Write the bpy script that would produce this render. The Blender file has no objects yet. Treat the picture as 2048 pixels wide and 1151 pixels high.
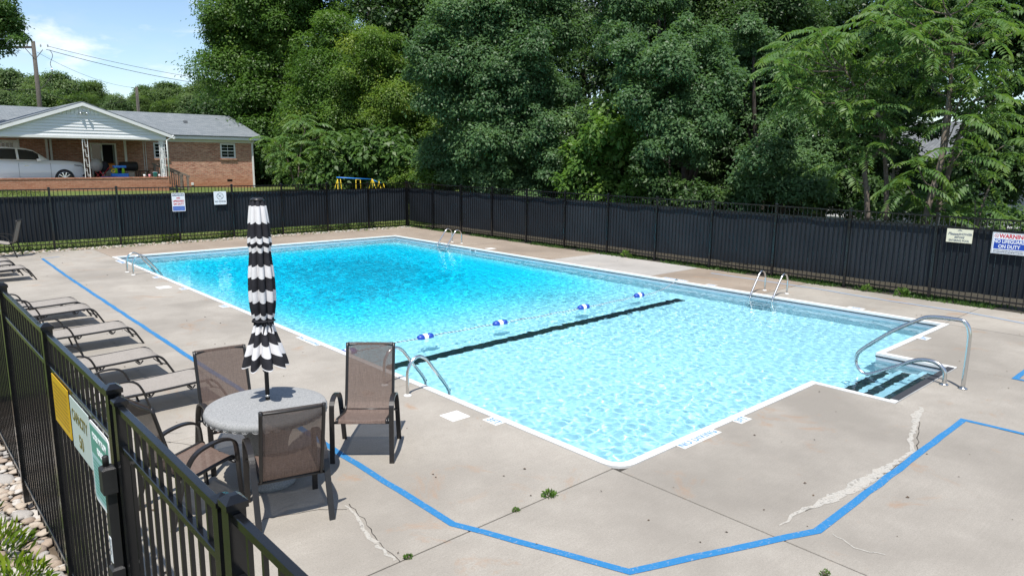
import bpy, bmesh, math, random
import numpy as np
from math import pi, sin, cos, radians, sqrt, atan2
from mathutils import Matrix, Vector, Euler

random.seed(11)
RNG = np.random.default_rng(7)
sc = bpy.context.scene
C = sc.collection

# ------------------------------------------------------------------ camera
F_PX, PITCH, ROLL, YAW = 1418.585, 0.1827, 0.0123, -0.7401
CAM = np.array([-5.1485, -4.0678, 2.94])
_fw = np.array([-sin(YAW)*cos(PITCH), cos(YAW)*cos(PITCH), -sin(PITCH)])
_rt = np.array([cos(YAW), sin(YAW), 0.0])
_up = np.cross(_rt, _fw)
_r2 = _rt*cos(ROLL) + _up*sin(ROLL)
_u2 = -_rt*sin(ROLL) + _up*cos(ROLL)
cam = bpy.data.cameras.new('camera')
cam.sensor_width = 36.0
cam.lens = F_PX/2048*36.0
cam.clip_start, cam.clip_end = 0.05, 2000
camo = bpy.data.objects.new('camera', cam)
C.objects.link(camo)
M = Matrix.Identity(4)
for i in range(3):
    M[i][0], M[i][1], M[i][2], M[i][3] = _r2[i], _u2[i], -_fw[i], CAM[i]
camo.matrix_world = M
sc.camera = camo

def at(px, py, D):
    """world point seen at photo pixel (px,py), D metres ahead"""
    return CAM + D*(_fw + _r2*(px-1024)/F_PX - _u2*(py-575.5)/F_PX)

# ------------------------------------------------------------------ light
SUN_EL, SUN_AZ = radians(66.5), radians(226)      # azimuth clockwise from +Y
sun_dir = Vector((sin(SUN_AZ)*cos(SUN_EL), cos(SUN_AZ)*cos(SUN_EL), sin(SUN_EL)))
w = bpy.data.worlds.new('World'); sc.world = w; w.use_nodes = True
nt = w.node_tree; nt.nodes.clear()
def wn(t, **k):
    n = nt.nodes.new(t)
    for a, b in k.items(): setattr(n, a, b)
    return n
wo = wn('ShaderNodeOutputWorld'); bg = wn('ShaderNodeBackground'); sky = wn('ShaderNodeTexSky')
sky.sky_type = 'NISHITA'; sky.sun_disc = False
sky.sun_elevation = SUN_EL; sky.sun_rotation = SUN_AZ
sky.air_density = 1.0; sky.dust_density = 0.25; sky.ozone_density = 2.6; sky.altitude = 200
# thin summer cloud: wisps plus a few small cumulus heaps
tc = wn('ShaderNodeTexCoord')
def cloud(scale, sq, loc, lo, hi, detail=9, rough=.6, dist=.3):
    mp = wn('ShaderNodeMapping'); mp.inputs['Scale'].default_value = (1.0, 1.0, sq); mp.inputs['Location'].default_value = loc
    no = wn('ShaderNodeTexNoise'); no.inputs['Scale'].default_value = scale; no.inputs['Detail'].default_value = detail; no.inputs['Roughness'].default_value = rough; no.inputs['Distortion'].default_value = dist
    cr = wn('ShaderNodeValToRGB'); cr.color_ramp.elements[0].position = lo; cr.color_ramp.elements[1].position = hi
    nt.links.new(tc.outputs['Generated'], mp.inputs[0]); nt.links.new(mp.outputs[0], no.inputs['Vector']); nt.links.new(no.outputs['Fac'], cr.inputs[0]); return cr.outputs[0]
wisp = cloud(3.4, 3.2, (0.35, 0.1, 0.2), .46, .74)
heap = cloud(5.2, 2.6, (1.72, 0.42, 0.9), .53, .66)
mx1 = wn('ShaderNodeMixRGB'); mx1.inputs[2].default_value = (4.9, 5.3, 5.8, 1); k1 = wn('ShaderNodeMath', operation='MULTIPLY'); k1.inputs[1].default_value = .42
mx2 = wn('ShaderNodeMixRGB'); mx2.inputs[2].default_value = (7.6, 7.65, 7.7, 1); k2 = wn('ShaderNodeMath', operation='MULTIPLY'); k2.inputs[1].default_value = .62
nt.links.new(wisp, k1.inputs[0]); nt.links.new(k1.outputs[0], mx1.inputs[0]); nt.links.new(sky.outputs[0], mx1.inputs[1])
nt.links.new(heap, k2.inputs[0]); nt.links.new(k2.outputs[0], mx2.inputs[0]); nt.links.new(mx1.outputs[0], mx2.inputs[1])
nt.links.new(mx2.outputs[0], bg.inputs[0]); nt.links.new(bg.outputs[0], wo.inputs[0])
bg.inputs[1].default_value = 0.112
sl = bpy.data.lights.new('sun', 'SUN'); sl.energy = 4.2; sl.angle = radians(0.53); sl.color = (1.0, 0.95, 0.88)
slo = bpy.data.objects.new('sun', sl); C.objects.link(slo)
slo.rotation_euler = (-sun_dir).to_track_quat('-Z', 'Y').to_euler()
slo.location = (-8, -8, 30)
sc.view_settings.view_transform = 'Standard'; sc.view_settings.look = 'None'
sc.view_settings.exposure = 0.60; sc.view_settings.gamma = 1.0; sc.view_settings.use_curve_mapping = False
sc.render.engine = 'CYCLES'
sc.cycles.use_denoising = True
try:
    sc.cycles.denoiser = 'OPENIMAGEDENOISE'; sc.cycles.denoising_prefilter = 'ACCURATE'
except Exception: pass
sc.cycles.max_bounces = 10; sc.cycles.transparent_max_bounces = 16; sc.cycles.transmission_bounces = 8
sc.cycles.sample_clamp_indirect = 4.0
sc.cycles.caustics_refractive = True; sc.cycles.caustics_reflective = True
sc.cycles.blur_glossy = 0.5

# ------------------------------------------------------------------ materials
class Mat:
    def __init__(s, name):
        s.m = bpy.data.materials.new(name); s.m.use_nodes = True
        s.t = s.m.node_tree; s.t.nodes.clear()
        s.out = s.n('ShaderNodeOutputMaterial'); s.b = s.n('ShaderNodeBsdfPrincipled')
        s.l(s.b.outputs[0], s.out.inputs[0])
    def n(s, t, **k):
        x = s.t.nodes.new(t)
        for a, b in k.items(): setattr(x, a, b)
        return x
    def l(s, a, b): s.t.links.new(a, b)
    def set(s, **k):
        for a, v in k.items():
            key = {'base': 'Base Color', 'rough': 'Roughness', 'metal': 'Metallic', 'spec': 'Specular IOR Level', 'coat': 'Coat Weight', 'coatr': 'Coat Roughness'}[a]
            s.b.inputs[key].default_value = (*v, 1) if a == 'base' else v
        return s
    def pos(s, scale=(1, 1, 1), obj=False):
        if obj: o = s.n('ShaderNodeTexCoord').outputs['Object']
        else: o = s.n('ShaderNodeNewGeometry').outputs['Position']
        m = s.n('ShaderNodeMapping'); m.inputs['Scale'].default_value = scale
        s.l(o, m.inputs[0]); return m.outputs[0]
    def noise(s, vec, scale, detail=4, rough=.5, dist=0):
        x = s.n('ShaderNodeTexNoise'); x.inputs['Scale'].default_value = scale; x.inputs['Detail'].default_value = detail
        x.inputs['Roughness'].default_value = rough; x.inputs['Distortion'].default_value = dist
        s.l(vec, x.inputs['Vector']); return x.outputs['Fac']
    def ramp(s, fac, stops):
        r = s.n('ShaderNodeValToRGB'); e = r.color_ramp.elements
        while len(e) < len(stops): e.new(0.5)
        for i, (p, c) in enumerate(stops):
            e[i].position = p; e[i].color = (*c, 1) if len(c) == 3 else c
        s.l(fac, r.inputs[0]); return r.outputs[0]
    def mix(s, fac, a, b, mode='MIX'):
        x = s.n('ShaderNodeMixRGB', blend_type=mode)
        for i, v in enumerate((fac, a, b)):
            if isinstance(v, (int, float)): x.inputs[i].default_value = v if i == 0 else (v, v, v, 1)
            elif isinstance(v, tuple): x.inputs[i].default_value = (*v, 1)
            else: s.l(v, x.inputs[i])
        return x.outputs[0]
    def bump(s, h, strength=.3, dist=.01):
        b = s.n('ShaderNodeBump'); b.inputs['Strength'].default_value = strength; b.inputs['Distance'].default_value = dist
        s.l(h, b.inputs['Height']); s.l(b.outputs[0], s.b.inputs['Normal']); return b
    def col(s, c): s.l(c, s.b.inputs['Base Color']); return s

def g(v): return (v, v, v)
def simple(name, base, rough=.5, metal=0, var=.12, scale=9, spec=.5, bump=0, obj=True):
    m = Mat(name).set(rough=rough, metal=metal, spec=spec)
    p = m.pos(obj=obj); n = m.noise(p, scale, 5, .6)
    lo = tuple(c*(1-var) for c in base); hi = tuple(min(1, c*(1+var)) for c in base)
    m.col(m.ramp(n, [(.3, lo), (.7, hi)]))
    if bump: m.bump(m.noise(p, scale*12, 3), bump, .003)
    return m.m

def concrete(name, c0, c1, stain, tint=.06, worn=.5):
    m = Mat(name).set(rough=.88, spec=.25)
    p = m.pos()
    big = m.noise(p, .45, 6, .6); mid = m.noise(p, 2.3, 8, .68, .4); fine = m.noise(p, 60, 4, .7); sp = m.noise(p, 190, 2, .5)
    c = m.ramp(mid, [(.3, c0), (.72, c1)])
    c = m.mix(m.ramp(big, [(.40, g(0)), (.64, g(.9))]), c, tuple(x*.76 for x in c0))
    c = m.mix(m.ramp(fine, [(.35, g(.42)), (.62, g(0))]), c, tuple(x*.66 for x in c0))
    c = m.mix(m.ramp(sp, [(.30, g(.75)), (.42, g(0))]), c, tuple(x*.42 for x in c0))
    # rust and clay stains
    p2 = m.pos((1, 1, 1)); st = m.noise(p2, 1.15, 7, .72, .8)
    c = m.mix(m.ramp(st, [(.585, g(0)), (.72, g(.7))]), c, stain)
    # brushed streaks along the slab
    p3 = m.pos((1.2, 26, 1)); bs = m.noise(p3, 1.6, 4, .6)
    c = m.mix(m.ramp(bs, [(.3, g(.13)), (.55, g(0))]), c, tuple(x*.6 for x in c0))
    oi = m.n('ShaderNodeObjectInfo')
    c = m.mix(1.0, c, m.ramp(oi.outputs['Random'], [(0, g(1-tint)), (1, g(1+0*tint))]), 'MULTIPLY')
    m.col(c)
    m.bump(m.mix(.5, fine, mid), .35, .004)
    return m.m
deck_m = concrete('concrete deck', (.350, .321, .279), (.434, .402, .353), (.33, .20, .115), tint=.13)
patch_m = concrete('new concrete', (.39, .37, .345), (.44, .42, .395), (.40, .34, .28), tint=.0)
clay_deck_m = concrete('clay stained concrete', (.305, .25, .198), (.37, .315, .258), (.34, .215, .13))
crack_m = Mat('chalky patch mortar').set(rough=.95, spec=.2)
_p = crack_m.pos(); _n = crack_m.noise(_p, 55, 4, .7); _n2 = crack_m.noise(_p, 7, 5, .7)
_c = crack_m.ramp(_n, [(.3, (.15, .14, .13)), (.42, (.37, .355, .32)), (.7, (.45, .43, .39))])
crack_m.col(crack_m.mix(crack_m.ramp(_n2, [(.45, g(0)), (.65, g(.7))]), _c, (.40, .37, .325))); crack_m.bump(_n, .8, .01)
_n3 = crack_m.noise(_p, 17, 6, .75); _tr = crack_m.n('ShaderNodeBsdfTransparent'); _mx = crack_m.n('ShaderNodeMixShader')
crack_m.l(crack_m.ramp(_n3, [(.30, g(0)), (.46, g(1))]), _mx.inputs[0]); crack_m.l(_tr.outputs[0], _mx.inputs[1]); crack_m.l(crack_m.b.outputs[0], _mx.inputs[2]); crack_m.l(_mx.outputs[0], crack_m.out.inputs[0]); crack_m = crack_m.m
shade_dark_litter_m = simple('leaf litter darkened for tree shade', (.040, .034, .022), .95, var=.6, scale=22, bump=.8, obj=False)  # shade of the overhead trees is put into this dark ground colour
joint_m = simple('joint filler', (.045, .04, .033), .95, var=.4, scale=30, obj=False)
weedjoint_m = simple('mossy joint', (.05, .06, .03), .95, var=.5, scale=25, obj=False)

def blue_paint(name, base, wear):
    m = Mat(name).set(rough=.7, spec=.3)
    p = m.pos(); n = m.noise(p, 42, 6, .75); n2 = m.noise(p, 3.1, 4)
    f = m.mix(1, m.ramp(n, [(.30, g(1)), (.44, g(0))]), m.ramp(n2, [(.3, g(wear)), (.7, g(wear*.4))]), 'MULTIPLY')
    m.col(m.mix(f, base, (.40, .36, .31))); return m.m
blue_m = blue_paint('blue line paint', (.024, .165, .37), 1.0)
blue_faint_m = blue_paint('worn blue line paint', (.25, .32, .42), .9)
coping_m = simple('white coping', (.62, .62, .60), .45, var=.06, scale=3, bump=.08)
white_m = simple('white paint', (.72, .72, .70), .5, var=.05, scale=4)
tile_white_m = simple('white depth tile', (.60, .60, .58), .5, var=.12, scale=22, obj=False)
tile_blue_m = simple('stencil blue', (.07, .25, .50), .6, var=.25, scale=40, obj=False)
trim_white_m = simple('white trim', (.70, .71, .70), .45, var=.05, scale=2)
liner_m = Mat('pool liner').set(rough=.55, spec=.3)
_p = liner_m.pos(); _n = liner_m.noise(_p, 38, 3, .6); _n2 = liner_m.noise(_p, .8, 4)
_c = liner_m.ramp(_n, [(.3, (.80, .88, .90)), (.65, (.88, .93, .94))])
liner_m.col(liner_m.mix(liner_m.ramp(_n2, [(.3, g(0)), (.7, g(.25))]), _c, (.78, .87, .90))); liner_m = liner_m.m
liner_wall_m = simple('pool wall panel', (.47, .52, .56), .4, var=.05, scale=2)
step_m = simple('white fibreglass step', (.72, .75, .78), .3, var=.04, scale=3)
black_line_m = simple('black floor line', (.006, .008, .012), .6, var=.2)
black_grip_m = simple('black grip tread', (.030, .033, .040), .75, var=.3, scale=60, bump=.3)
rubber_m = simple('black rubber', (.015, .015, .016), .6, var=.2)
steel_m = Mat('brushed stainless').set(base=(.62, .62, .61), rough=.22, metal=1)
_p = steel_m.pos((3, 3, 60), True); steel_m.bump(steel_m.noise(_p, 8, 3), .04, .002); steel_m = steel_m.m
fence_m = Mat('black powder coat').set(base=(.006, .0065, .0075), rough=.2, spec=.5)
_p = fence_m.pos(); _n = fence_m.noise(_p, 7, 5, .7); fence_m.l(fence_m.ramp(_n, [(.35, g(.13)), (.7, g(.26))]), fence_m.b.inputs['Roughness'])
_n3 = fence_m.noise(_p, 90, 4, .6); fence_m.bump(_n3, .06, .002); fence_m = fence_m.m
fence_screen_m = Mat('woven privacy screen').set(rough=.85, spec=.2)
_p = fence_screen_m.pos((1, 1, 1)); _w = fence_screen_m.n('ShaderNodeTexWave', bands_direction='Z'); _w.inputs['Scale'].default_value = 11; _w.inputs['Distortion'].default_value = 1.5; _w.inputs['Detail'].default_value = 3
fence_screen_m.l(_p, _w.inputs['Vector']); _n = fence_screen_m.noise(_p, 1.2, 6, .6)
_c = fence_screen_m.ramp(_w.outputs['Fac'], [(0, (.014, .0185, .025)), (1, (.022, .028, .036))])
fence_screen_m.col(fence_screen_m.mix(fence_screen_m.ramp(_n, [(.4, g(0)), (.75, g(.5))]), _c, (.029, .034, .042))); _oi = fence_screen_m.n('ShaderNodeObjectInfo'); _lk = fence_screen_m.b.inputs['Base Color'].links[0].from_socket
fence_screen_m.col(fence_screen_m.mix(1, _lk, fence_screen_m.ramp(_oi.outputs['Random'], [(0, g(.8)), (1, (1.25, 1.25, 1.22))]), 'MULTIPLY')); fence_screen_m.bump(_w.outputs['Fac'], .15, .01); fence_screen_m = fence_screen_m.m
chair_frame_m = simple('espresso frame', (.016, .0145, .0145), .34, var=.2, scale=20)

def sling(name, c0, c1, alpha=.0):
    m = Mat(name).set(rough=.8, spec=.2)
    tcn = m.n('ShaderNodeTexCoord'); 
    a = m.n('ShaderNodeTexWave', bands_direction='X'); a.inputs['Scale'].default_value = 46; a.inputs['Distortion'].default_value = .6
    b = m.n('ShaderNodeTexWave', bands_direction='Z'); b.inputs['Scale'].default_value = 30; b.inputs['Distortion'].default_value = .6
    m.l(tcn.outputs['Object'], a.inputs['Vector']); m.l(tcn.outputs['Object'], b.inputs['Vector'])
    n = m.noise(m.pos((8, 60, 60), True), 3, 4, .7)
    n2 = m.noise(m.pos((60, 4, 4), True), 3, 4, .7)
    c = m.ramp(m.mix(.5, n, n2), [(.34, c0), (.62, c1)])
    c = m.mix(m.ramp(a.outputs['Fac'], [(.25, g(.35)), (.5, g(0))]), c, tuple(x*.4 for x in c0))
    m.col(c)
    if alpha:
        tr = m.n('ShaderNodeBsdfTransparent'); mx = m.n('ShaderNodeMixShader')
        f = m.mix(1, m.ramp(a.outputs['Fac'], [(.3, g(0)), (.62, g(alpha*2.1))]), m.ramp(b.outputs['Fac'], [(.1, g(.6)), (.5, g(1))]), 'MULTIPLY')
        m.l(f, mx.inputs[0]); m.l(m.b.outputs[0], mx.inputs[1]); m.l(tr.outputs[0], mx.inputs[2]); m.l(mx.outputs[0], m.out.inputs[0])
    return m.m
sling_m = sling('brown mesh sling', (.085, .058, .048), (.185, .135, .115), .14)
seat_sling_m = sling('brown mesh seat', (.085, .058, .048), (.185, .135, .115), .07)
taupe_m = sling('taupe mesh sling', (.25, .225, .20), (.36, .333, .30), .05)
taupe_pale_m = sling('pale headrest mesh', (.42, .38, .34), (.5, .46, .42))
stone_top_m = Mat('grey cast stone').set(rough=.8, spec=.3)
_p = stone_top_m.pos(obj=True); _n = stone_top_m.noise(_p, 85, 4, .7); _n2 = stone_top_m.noise(_p, 5, 6, .7)
_c = stone_top_m.ramp(_n, [(.3, (.15, .155, .16)), (.48, (.27, .275, .275)), (.7, (.36, .365, .365))])
stone_top_m.col(stone_top_m.mix(stone_top_m.ramp(_n2, [(.4, g(0)), (.7, g(.45))]), _c, (.24, .248, .25))); stone_top_m.bump(_n, .45, .003); stone_top_m = stone_top_m.m
canvas_w_m = simple('white canvas', (.66, .65, .66), .85, var=.06, scale=12, spec=.2)
canvas_b_m = simple('black canvas', (.022, .022, .027), .85, var=.25, scale=12, spec=.2)

def brick(name, c1, c2, mortar, sx=1.0, axis='XZ', clay=None):
    m = Mat(name).set(rough=.9, spec=.2)
    geo = m.n('ShaderNodeNewGeometry'); sep = m.n('ShaderNodeSeparateXYZ'); cmb = m.n('ShaderNodeCombineXYZ')
    m.l(geo.outputs['Position'], sep.inputs[0])
    if axis == 'XZ': m.l(sep.outputs[0], cmb.inputs[0])
    else: m.l(sep.outputs[1], cmb.inputs[0])
    m.l(sep.outputs[2], cmb.inputs[1])
    b = m.n('ShaderNodeTexBrick'); b.inputs['Scale'].default_value = 1; b.inputs['Brick Width'].default_value = .215; b.inputs['Row Height'].default_value = .076
    b.inputs['Mortar Size'].default_value = .009; b.inputs['Bias'].default_value = 0.0
    b.inputs['Color1'].default_value = (*c1, 1); b.inputs['Color2'].default_value = (*c2, 1); b.inputs['Mortar'].default_value = (*mortar, 1)
    m.l(cmb.outputs[0], b.inputs['Vector'])
    n = m.noise(m.pos(), 2.2, 5, .7); c = m.mix(m.ramp(n, [(.38, g(0)), (.7, g(.3))]), b.outputs['Color'], tuple(x*.6 for x in c1))
    vor = m.n('ShaderNodeTexVoronoi'); vor.inputs['Scale'].default_value = 9; m.l(m.pos((1, 1, 2.4)), vor.inputs['Vector'])
    sv = m.n('ShaderNodeSeparateXYZ'); m.l(vor.outputs['Color'], sv.inputs[0])
    c = m.mix(1, c, m.ramp(sv.outputs[0], [(0, g(.72)), (1, g(1.12))]), 'MULTIPLY')
    if clay is not None:
        r = m.n('ShaderNodeMapRange'); r.inputs[1].default_value = clay[0]; r.inputs[2].default_value = clay[1]; r.inputs[3].default_value = .75; r.inputs[4].default_value = 0
        nz = m.n('ShaderNodeMath', operation='ADD'); k = m.n('ShaderNodeMath', operation='MULTIPLY'); k.inputs[1].default_value = .5
        m.l(n, k.inputs[0]); m.l(sep.outputs[2], nz.inputs[0]); m.l(k.outputs[0], nz.inputs[1]); m.l(nz.outputs[0], r.inputs[0])
        c = m.mix(r.outputs[0], c, (.40, .155, .075))
    m.col(c); m.bump(b.outputs['Fac'], -.5, .01)
    return m.m
brick_m = brick('red brown brick', (.42, .175, .115), (.54, .30, .205), (.50, .39, .31), clay=(1.25, 2.1))
parapet_brick_m = brick('clay red brick', (.36, .165, .11), (.46, .25, .17), (.46, .33, .25), clay=(1.2, 2.3))
siding_m = simple('white vinyl siding', (.66, .68, .69), .45, var=.04, scale=2)
def shingle(name, c0, c1):
    m = Mat(name).set(rough=.9, spec=.2)
    p = m.pos((1, 1, 1)); b = m.n('ShaderNodeTexBrick'); b.inputs['Scale'].default_value = 1; b.inputs['Brick Width'].default_value = .33; b.inputs['Row Height'].default_value = .14; b.inputs['Mortar Size'].default_value = .008
    b.inputs['Color1'].default_value = (*c0, 1); b.inputs['Color2'].default_value = (*c1, 1); b.inputs['Mortar'].default_value = (*[x*.55 for x in c0], 1)
    m.l(p, b.inputs['Vector']); n = m.noise(p, 7, 5, .7)
    m.col(m.mix(m.ramp(n, [(.35, g(0)), (.7, g(.5))]), b.outputs['Color'], tuple(x*.75 for x in c0)))
    m.bump(b.outputs['Fac'], -.4, .01); return m.m
roof_m = shingle('grey shingles', (.155, .178, .195), (.225, .245, .26))
roof2_m = shingle('dark grey shingles', (.13, .14, .15), (.19, .20, .21))
glass_m = Mat('window glass').set(base=(.012, .016, .02), rough=.04, spec=.6).m
dark_m = simple('dark interior', (.01, .011, .012), .8, var=.2)
curtain_m = simple('pale green curtain', (.20, .25, .22), .8, var=.2, scale=30)
car_paint_m = Mat('pearl white paint').set(base=(.80, .81, .81), rough=.25, coat=1.0, coatr=.05).m
chrome_m = Mat('bright metal').set(base=(.7, .7, .7), rough=.2, metal=1).m
lamp_glass_m = Mat('lamp glass').set(base=(.35, .36, .38), rough=.08, spec=.8).m
wood_grey_m = simple('weathered wood', (.20, .165, .135), .85, var=.3, scale=14)
pole_wood_m = simple('pole wood', (.085, .076, .066), .9, var=.3, scale=10)
bark_m = simple('grey brown bark', (.13, .105, .085), .95, var=.4, scale=14, bump=.5)
bark_d_m = simple('dark bark', (.055, .045, .038), .95, var=.4, scale=14, bump=.5)
wire_m = simple('black wire', (.02, .02, .02), .6)
plastic = {k: simple(k+' plastic', v, .4, var=.06) for k, v in dict(
    blue=(.02, .19, .62), navy=(.012, .045, .24), green=(.27, .60, .02), yellow=(.72, .52, .02), red=(.48, .02, .03), teal=(.02, .34, .38),
    white=(.75, .75, .75), orange=(.55, .19, .02), tan=(.36, .30, .23), grey=(.3, .29, .28), brown=(.06, .035, .025), float_blue=(.012, .055, .34), pink=(.75, .32, .36)).items()}
sign_m = {k: simple('sign '+k, v, .35, var=.03, scale=3) for k, v in dict(
    white=(.72, .75, .78), cream=(.70, .68, .52), red=(.52, .012, .03), blue=(.008, .05, .36), navy=(.015, .03, .10), ink=(.03, .04, .07), midblue=(.22, .36, .66),
    yellow=(.62, .38, .012), ochre=(.40, .24, .02), green=(.08, .30, .25), teal=(.30, .50, .53), pale=(.48, .56, .55), gold=(.14, .12, .03)).items()}
rock_ms = [simple('river rock '+n, c, .8, var=.22, scale=12, bump=.3) for n, c in (('grey', (.31, .29, .265)), ('tan', (.39, .33, .265)), ('pale', (.45, .42, .38)), ('brown', (.31, .245, .19)))]
soil_m = simple('brown soil', (.10, .075, .05), .95, var=.4, scale=20, obj=False)

grass_m = Mat('lawn').set(rough=.9, spec=.15)
_p = grass_m.pos(); _n = grass_m.noise(_p, .5, 6, .65); _n2 = grass_m.noise(_p, 9, 6, .75)
_c = grass_m.ramp(_n2, [(.3, (.055, .085, .022)), (.7, (.14, .185, .05))])
grass_m.col(grass_m.mix(grass_m.ramp(_n, [(.45, g(0)), (.72, g(.55))]), _c, (.21, .17, .08))); grass_m.bump(_n2, .8, .05); grass_m = grass_m.m

def leaf(name, c0, c1, c2, rough=.42, trans=.40):
    m = Mat(name).set(rough=rough, spec=.22)
    a = m.n('ShaderNodeAttribute', attribute_name='tint')
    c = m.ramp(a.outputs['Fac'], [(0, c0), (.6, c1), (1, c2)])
    m.col(c)
    t = m.n('ShaderNodeBsdfTranslucent'); m.l(m.mix(1, c, (1.35, 1.45, .6), 'MULTIPLY'), t.inputs[0])
    mx = m.n('ShaderNodeMixShader'); mx.inputs[0].default_value = trans
    m.l(m.b.outputs[0], mx.inputs[1]); m.l(t.outputs[0], mx.inputs[2]); m.l(mx.outputs[0], m.out.inputs[0])
    return m.m
leaf_m = dict(
    vine=leaf('vine green leaves', (.050, .108, .020), (.088, .170, .030), (.165, .24, .038)),
    mid=leaf('mid green leaves', (.042, .094, .024), (.075, .146, .036), (.12, .20, .052)),
    oak=leaf('blue green oak leaves', (.054, .112, .044), (.092, .172, .070), (.15, .24, .105)),
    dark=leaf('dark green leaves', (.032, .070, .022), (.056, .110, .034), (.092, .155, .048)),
    bright=leaf('bright green leaves', (.055, .125, .022), (.105, .20, .038), (.175, .265, .06)),
    frond=leaf('tree of heaven leaflets', (.060, .128, .040), (.108, .196, .064), (.18, .25, .092)),
    yellow=leaf('yellow green leaves', (.058, .118, .020), (.105, .182, .030), (.185, .25, .04)),
    pine=leaf('pine needles', (.028, .054, .026), (.052, .086, .040), (.08, .115, .052)),
    far=leaf('hazy far leaves', (.060, .108, .040), (.10, .162, .060), (.15, .21, .08)),
    grass=leaf('grass blades', (.055, .095, .02), (.10, .15, .035), (.19, .22, .07)),
    shrub=leaf('lime shrub leaves', (.055, .11, .012), (.14, .22, .018), (.30, .36, .03)),
)
# ------------------------------------------------------------------ mesh helpers
class MB:
    """collects shapes and links them as ONE mesh object"""
    def __init__(s): s.v = []; s.f = []; s.mi = []; s.cur = 0; s.sm = []
    def add(s, vs, fs, smooth=False):
        o = len(s.v); s.v += [tuple(p) for p in vs]
        for f in fs: s.f.append([o+i for i in f]); s.mi.append(s.cur); s.sm.append(smooth)
        return s
    def box(s, x0, x1, y0, y1, z0, z1, bev=0.0):
        if bev <= 0:
            v = [(x, y, z) for z in (z0, z1) for y in (y0, y1) for x in (x0, x1)]
            return s.add(v, [(0, 2, 3, 1), (4, 5, 7, 6), (0, 1, 5, 4), (2, 6, 7, 3), (0, 4, 6, 2), (1, 3, 7, 5)])
        b = bev
        def rg(x0, x1, y0, y1, z): return [(x0, y0, z), (x1, y0, z), (x1, y1, z), (x0, y1, z)]
        v = rg(x0, x1, y0, y1, z0) + rg(x0, x1, y0, y1, z1-b) + rg(x0+b, x1-b, y0+b, y1-b, z1)
        f = [(3, 2, 1, 0)]
        for k in (0, 4):
            for i in range(4): f.append((k+i, k+(i+1) % 4, k+4+(i+1) % 4, k+4+i))
        f.append((8, 9, 10, 11)); return s.add(v, f)
    def cbox(s, c, d, bev=0.0):
        return s.box(c[0]-d[0]/2, c[0]+d[0]/2, c[1]-d[1]/2, c[1]+d[1]/2, c[2]-d[2]/2, c[2]+d[2]/2, bev)
    def tube(s, pts, r, seg=8, closed=False, flat=None, cap=True):
        """r a number or a list; flat=(a,b) gives an a x b box section with the wide side along the local horizontal"""
        P = [Vector(p) for p in pts]; n = len(P)
        R = r if isinstance(r, (list, tuple)) else [r]*n
        prev = None; rings = []
        for i in range(n):
            if closed: t = (P[(i+1) % n]-P[i-1])
            else: t = (P[min(i+1, n-1)]-P[max(i-1, 0)])
            t.normalize()
            if prev is None:
                a = Vector((0, 0, 1)) if abs(t.z) < .9 else Vector((0, 1, 0))
                u = t.cross(a).normalized()
            else:
                u = prev - t*prev.dot(t)
                if u.length < 1e-6: u = t.orthogonal()
                u.normalize()
            prev = u; wv = u.cross(t).normalized()
            rings.append([P[i]+R[i]*(cos(2*pi*k/seg)*u+sin(2*pi*k/seg)*wv) for k in range(seg)])
        v = [p for rg in rings for p in rg]; f = []
        m = n if closed else n-1
        for i in range(m):
            a, b = i*seg, ((i+1) % n)*seg
            for k in range(seg): f.append((a+k, a+(k+1) % seg, b+(k+1) % seg, b+k))
        if not closed and cap: f += [tuple(range(seg-1, -1, -1)), tuple((n-1)*seg+k for k in range(seg))]
        return s.add(v, f, seg > 5)
    def ribbon(s, pts, side, wd, th):
        """rectangular bar section: 'side' unit vector is the wide axis"""
        P = [Vector(p) for p in pts]; n = len(P); S = Vector(side).normalized(); v = []; f = []
        for i in range(n):
            t = (P[min(i+1, n-1)]-P[max(i-1, 0)]).normalized(); nn = S.cross(t).normalized()
            for a, b in ((-1, -1), (1, -1), (1, 1), (-1, 1)): v.append(P[i]+S*a*wd/2+nn*b*th/2)
        for i in range(n-1):
            for k in range(4): f.append((i*4+k, i*4+(k+1) % 4, i*4+4+(k+1) % 4, i*4+4+k))
        f += [(3, 2, 1, 0), tuple(4*(n-1)+k for k in range(4))]
        return s.add(v, f)
    def lathe(s, prof, c=(0, 0, 0), seg=32, smooth=True):
        v = []; f = []; n = len(prof)
        for r, z in prof:
            for k in range(seg): v.append((c[0]+r*cos(2*pi*k/seg), c[1]+r*sin(2*pi*k/seg), c[2]+z))
        for i in range(n-1):
            for k in range(seg): f.append((i*seg+k, i*seg+(k+1) % seg, (i+1)*seg+(k+1) % seg, (i+1)*seg+k))
        f += [tuple(range(seg-1, -1, -1)), tuple((n-1)*seg+k for k in range(seg))]
        return s.add(v, f, smooth)
    def prism(s, poly, z0, z1):
        n = len(poly); v = [(x, y, z0) for x, y in poly]+[(x, y, z1) for x, y in poly]
        f = [tuple(range(n-1, -1, -1)), tuple(range(n, 2*n))]+[(i, (i+1) % n, n+(i+1) % n, n+i) for i in range(n)]
        return s.add(v, f)
    def prism_y(s, poly, y0, y1):
        n = len(poly); v = [(x, y0, z) for x, z in poly]+[(x, y1, z) for x, z in poly]
        f = [tuple(range(n)), tuple(range(2*n-1, n-1, -1))]+[(i, n+i, n+(i+1) % n, (i+1) % n) for i in range(n)]
        return s.add(v, f)
    def prism_x(s, poly, x0, x1):
        n = len(poly); v = [(x0, y, z) for y, z in poly]+[(x1, y, z) for y, z in poly]
        f = [tuple(range(n-1, -1, -1)), tuple(range(n, 2*n))]+[(i, (i+1) % n, n+(i+1) % n, n+i) for i in range(n)]
        return s.add(v, f)
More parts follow.
